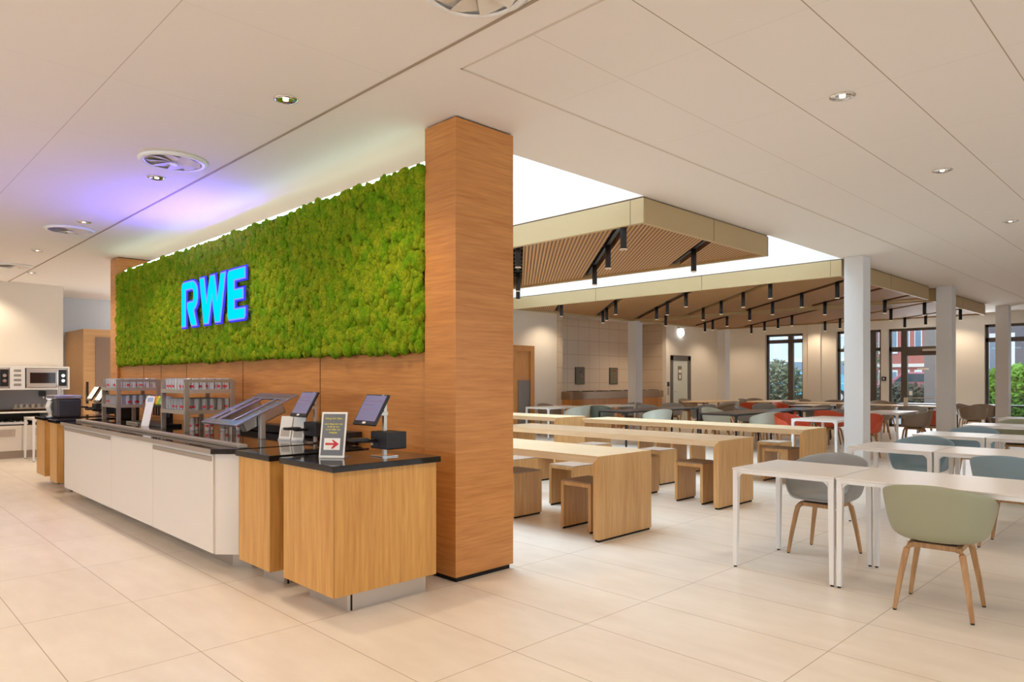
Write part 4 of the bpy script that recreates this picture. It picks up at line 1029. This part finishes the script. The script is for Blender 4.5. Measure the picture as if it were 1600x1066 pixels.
# ================================================================== OUTSIDE
og = struct('ground_outside', MB().box(23.0, 80, -25, 45, -.16, -.02), pmat('pavement', (150, 152, 152), .8))
def facade(name, label, x, y0, y1, z1, wallc, rows, cols, trimc=None, depth=8):
    t = thing(name, label, 'building', (x, y0, 0))
    obj('wall', MB().box(0, depth, 0, y1-y0, 0, z1), pmat(name+'_wall', wallc, .8), t)
    hw = z1/rows; ww_ = (y1-y0)/cols
    for r in range(rows):
        for c in range(cols):
            fr_ = obj('window', MB().box(-.06, 0, ww_*(c+.2), ww_*(c+.8), hw*(r+.25), hw*(r+.85)), pmat('sash', (236, 238, 240), .5), t)
            obj('pane', MB().box(-.08, -.06, ww_*(c+.27), ww_*(c+.73), hw*(r+.3), hw*(r+.8)), pmat('dark_pane', (120, 140, 156), .1), fr_)
        if trimc: obj('cornice', MB().box(-.14, 0, 0, y1-y0, hw*(r+1)-.18, hw*(r+1)), pmat('cornice', trimc, .7), t)
facade('white_office_building', 'pale office building seen through the left windows', 40, 14, 34, 9, (214, 224, 232), 3, 9)
facade('brick_town_house', 'red brick and cream town house seen through glazed door', 42, 9.4, 13.6, 9, (184, 112, 100), 4, 7, (232, 222, 208))
facade('low_pavilion', 'dark low pavilion behind the green hedge at far right', 44, 1.0, 9.2, 4.5, (112, 108, 112), 1, 4)
pier = tag(obj('concrete_pier', MB().box(27.0, 27.4, 6.88, 7.22, -.02, 5.0), pmat('concrete', (138, 128, 122), .8)), 'grey concrete pier standing outside the glazed door', 'pier')
def leafy(name, label, cat, cx, cy, z0, rx, ry, rz, n, mat, s=.09, seed=1, stem=True):
    rnd = random.Random(seed); t = thing(name, label, cat, (cx, cy, z0)); b = MB()
    for _ in range(n):
        while True:
            p = Vector((rnd.uniform(-1, 1), rnd.uniform(-1, 1), rnd.uniform(-1, 1)))
            if .45 < p.length < 1: break
        c = Vector((p.x*rx, p.y*ry, rz+p.z*rz)); u = Vector((rnd.uniform(-1, 1), rnd.uniform(-1, 1), rnd.uniform(-1, 1))).normalized(); v = u.orthogonal().normalized()
        q = s*rnd.uniform(.6, 1.3); w = u.cross(v)*.15*q
        b.add([c-u*q, c+v*q*.5+w, c+u*q, c-v*q*.5+w], [(0, 1, 2), (0, 2, 3)])
    obj('foliage', b, mat, t)
    if stem: obj('stem', MB().tube([(0, 0, 0), (.05, 0, rz*.8), (0, .05, rz*1.4)], .06, 8, rs=[.07, .05, .02]), 'wood_leg', t)
olive = pmat('olive_foliage', (112, 118, 88), .8); hedge = pmat('hedge_green', (112, 160, 50), .8); darkg = pmat('dark_shrub', (84, 86, 70), .8)
leafy('bush', 'round olive bush outside the left window', 'bush', 26.5, 12.2, -.02, 1.0, 1.0, 1.1, 2600, olive, .10, 1)
leafy('shrub_bed', 'low dark shrubs outside the glazed door', 'shrub', 28.6, 8.3, -.02, .7, 1.5, .65, 2200, darkg, .12, 2, False)
leafy('hedge', 'bright green hedge outside the right-hand window', 'hedge', 29.5, 4.2, -.02, .9, 2.3, 1.0, 9000, hedge, .13, 3, False)
leafy('tree', 'tree crown above the town house street', 'tree', 37.5, 12.9, .3, .8, .8, 2.0, 900, pmat('tree_green', (140, 156, 110), .8), .16, 4)
struct('street_outside', MB().box(31.5, 80, -25, 45, -.02, .3), pmat('street_asphalt', (160, 164, 168), .8))
def car(x, y, col, label):
    t = thing('parked_car', label, 'car', (x, y, .3), PI/2)
    prof = [(-2.1, .35), (-2.1, .75), (-1.9, .88), (-1.3, .95), (-.8, 1.38), (.7, 1.42), (1.25, .98), (1.95, .86), (2.1, .65), (2.1, .35)]
    b = MB(); n = len(prof); b.add([(p, -.85, z) for p, z in prof] + [(p, .85, z) for p, z in prof], [tuple(range(n)), tuple(range(n, 2*n))[::-1]] + [(i, n+i, n+(i+1) % n, (i+1) % n) for i in range(n)])
    obj('car_body', b, pmat('car_paint', col, .25), t, .05)
    obj('side_windows', MB().add([(-1.1, -.87, 1.0), (-.75, -.87, 1.32), (.62, -.87, 1.34), (1.02, -.87, 1.0), (-1.1, .87, 1.0), (-.75, .87, 1.32), (.62, .87, 1.34), (1.02, .87, 1.0)], [(0, 1, 2, 3), (7, 6, 5, 4), (0, 3, 7, 4), (1, 5, 6, 2), (0, 4, 5, 1), (3, 2, 6, 7)]), pmat('car_glass', (60, 74, 84), .05), t)
    for px in (-1.35, 1.35):
        for sy in (-1, 1):
            w = obj('wheel', MB().lathe([(.32, -.1), (.32, .1)], 0, 0, 18).xf(Matrix.Translation((px, sy*.8, .32)) @ Matrix.Rotation(PI/2, 4, 'X')), 'black', t)
            obj('rim', MB().lathe([(.18, -.11), (.18, .11)], 0, 0, 12).xf(Matrix.Translation((px, sy*.8, .32)) @ Matrix.Rotation(PI/2, 4, 'X')), 'steel', w)
car(33.0, 13.3, (90, 176, 200), 'turquoise parked car outside the second window')
car(34.0, 9.0, (176, 104, 112), 'dull red parked car outside the glazed door')
car(33.2, 19.2, (220, 224, 228), 'white parked car beyond the olive bush')
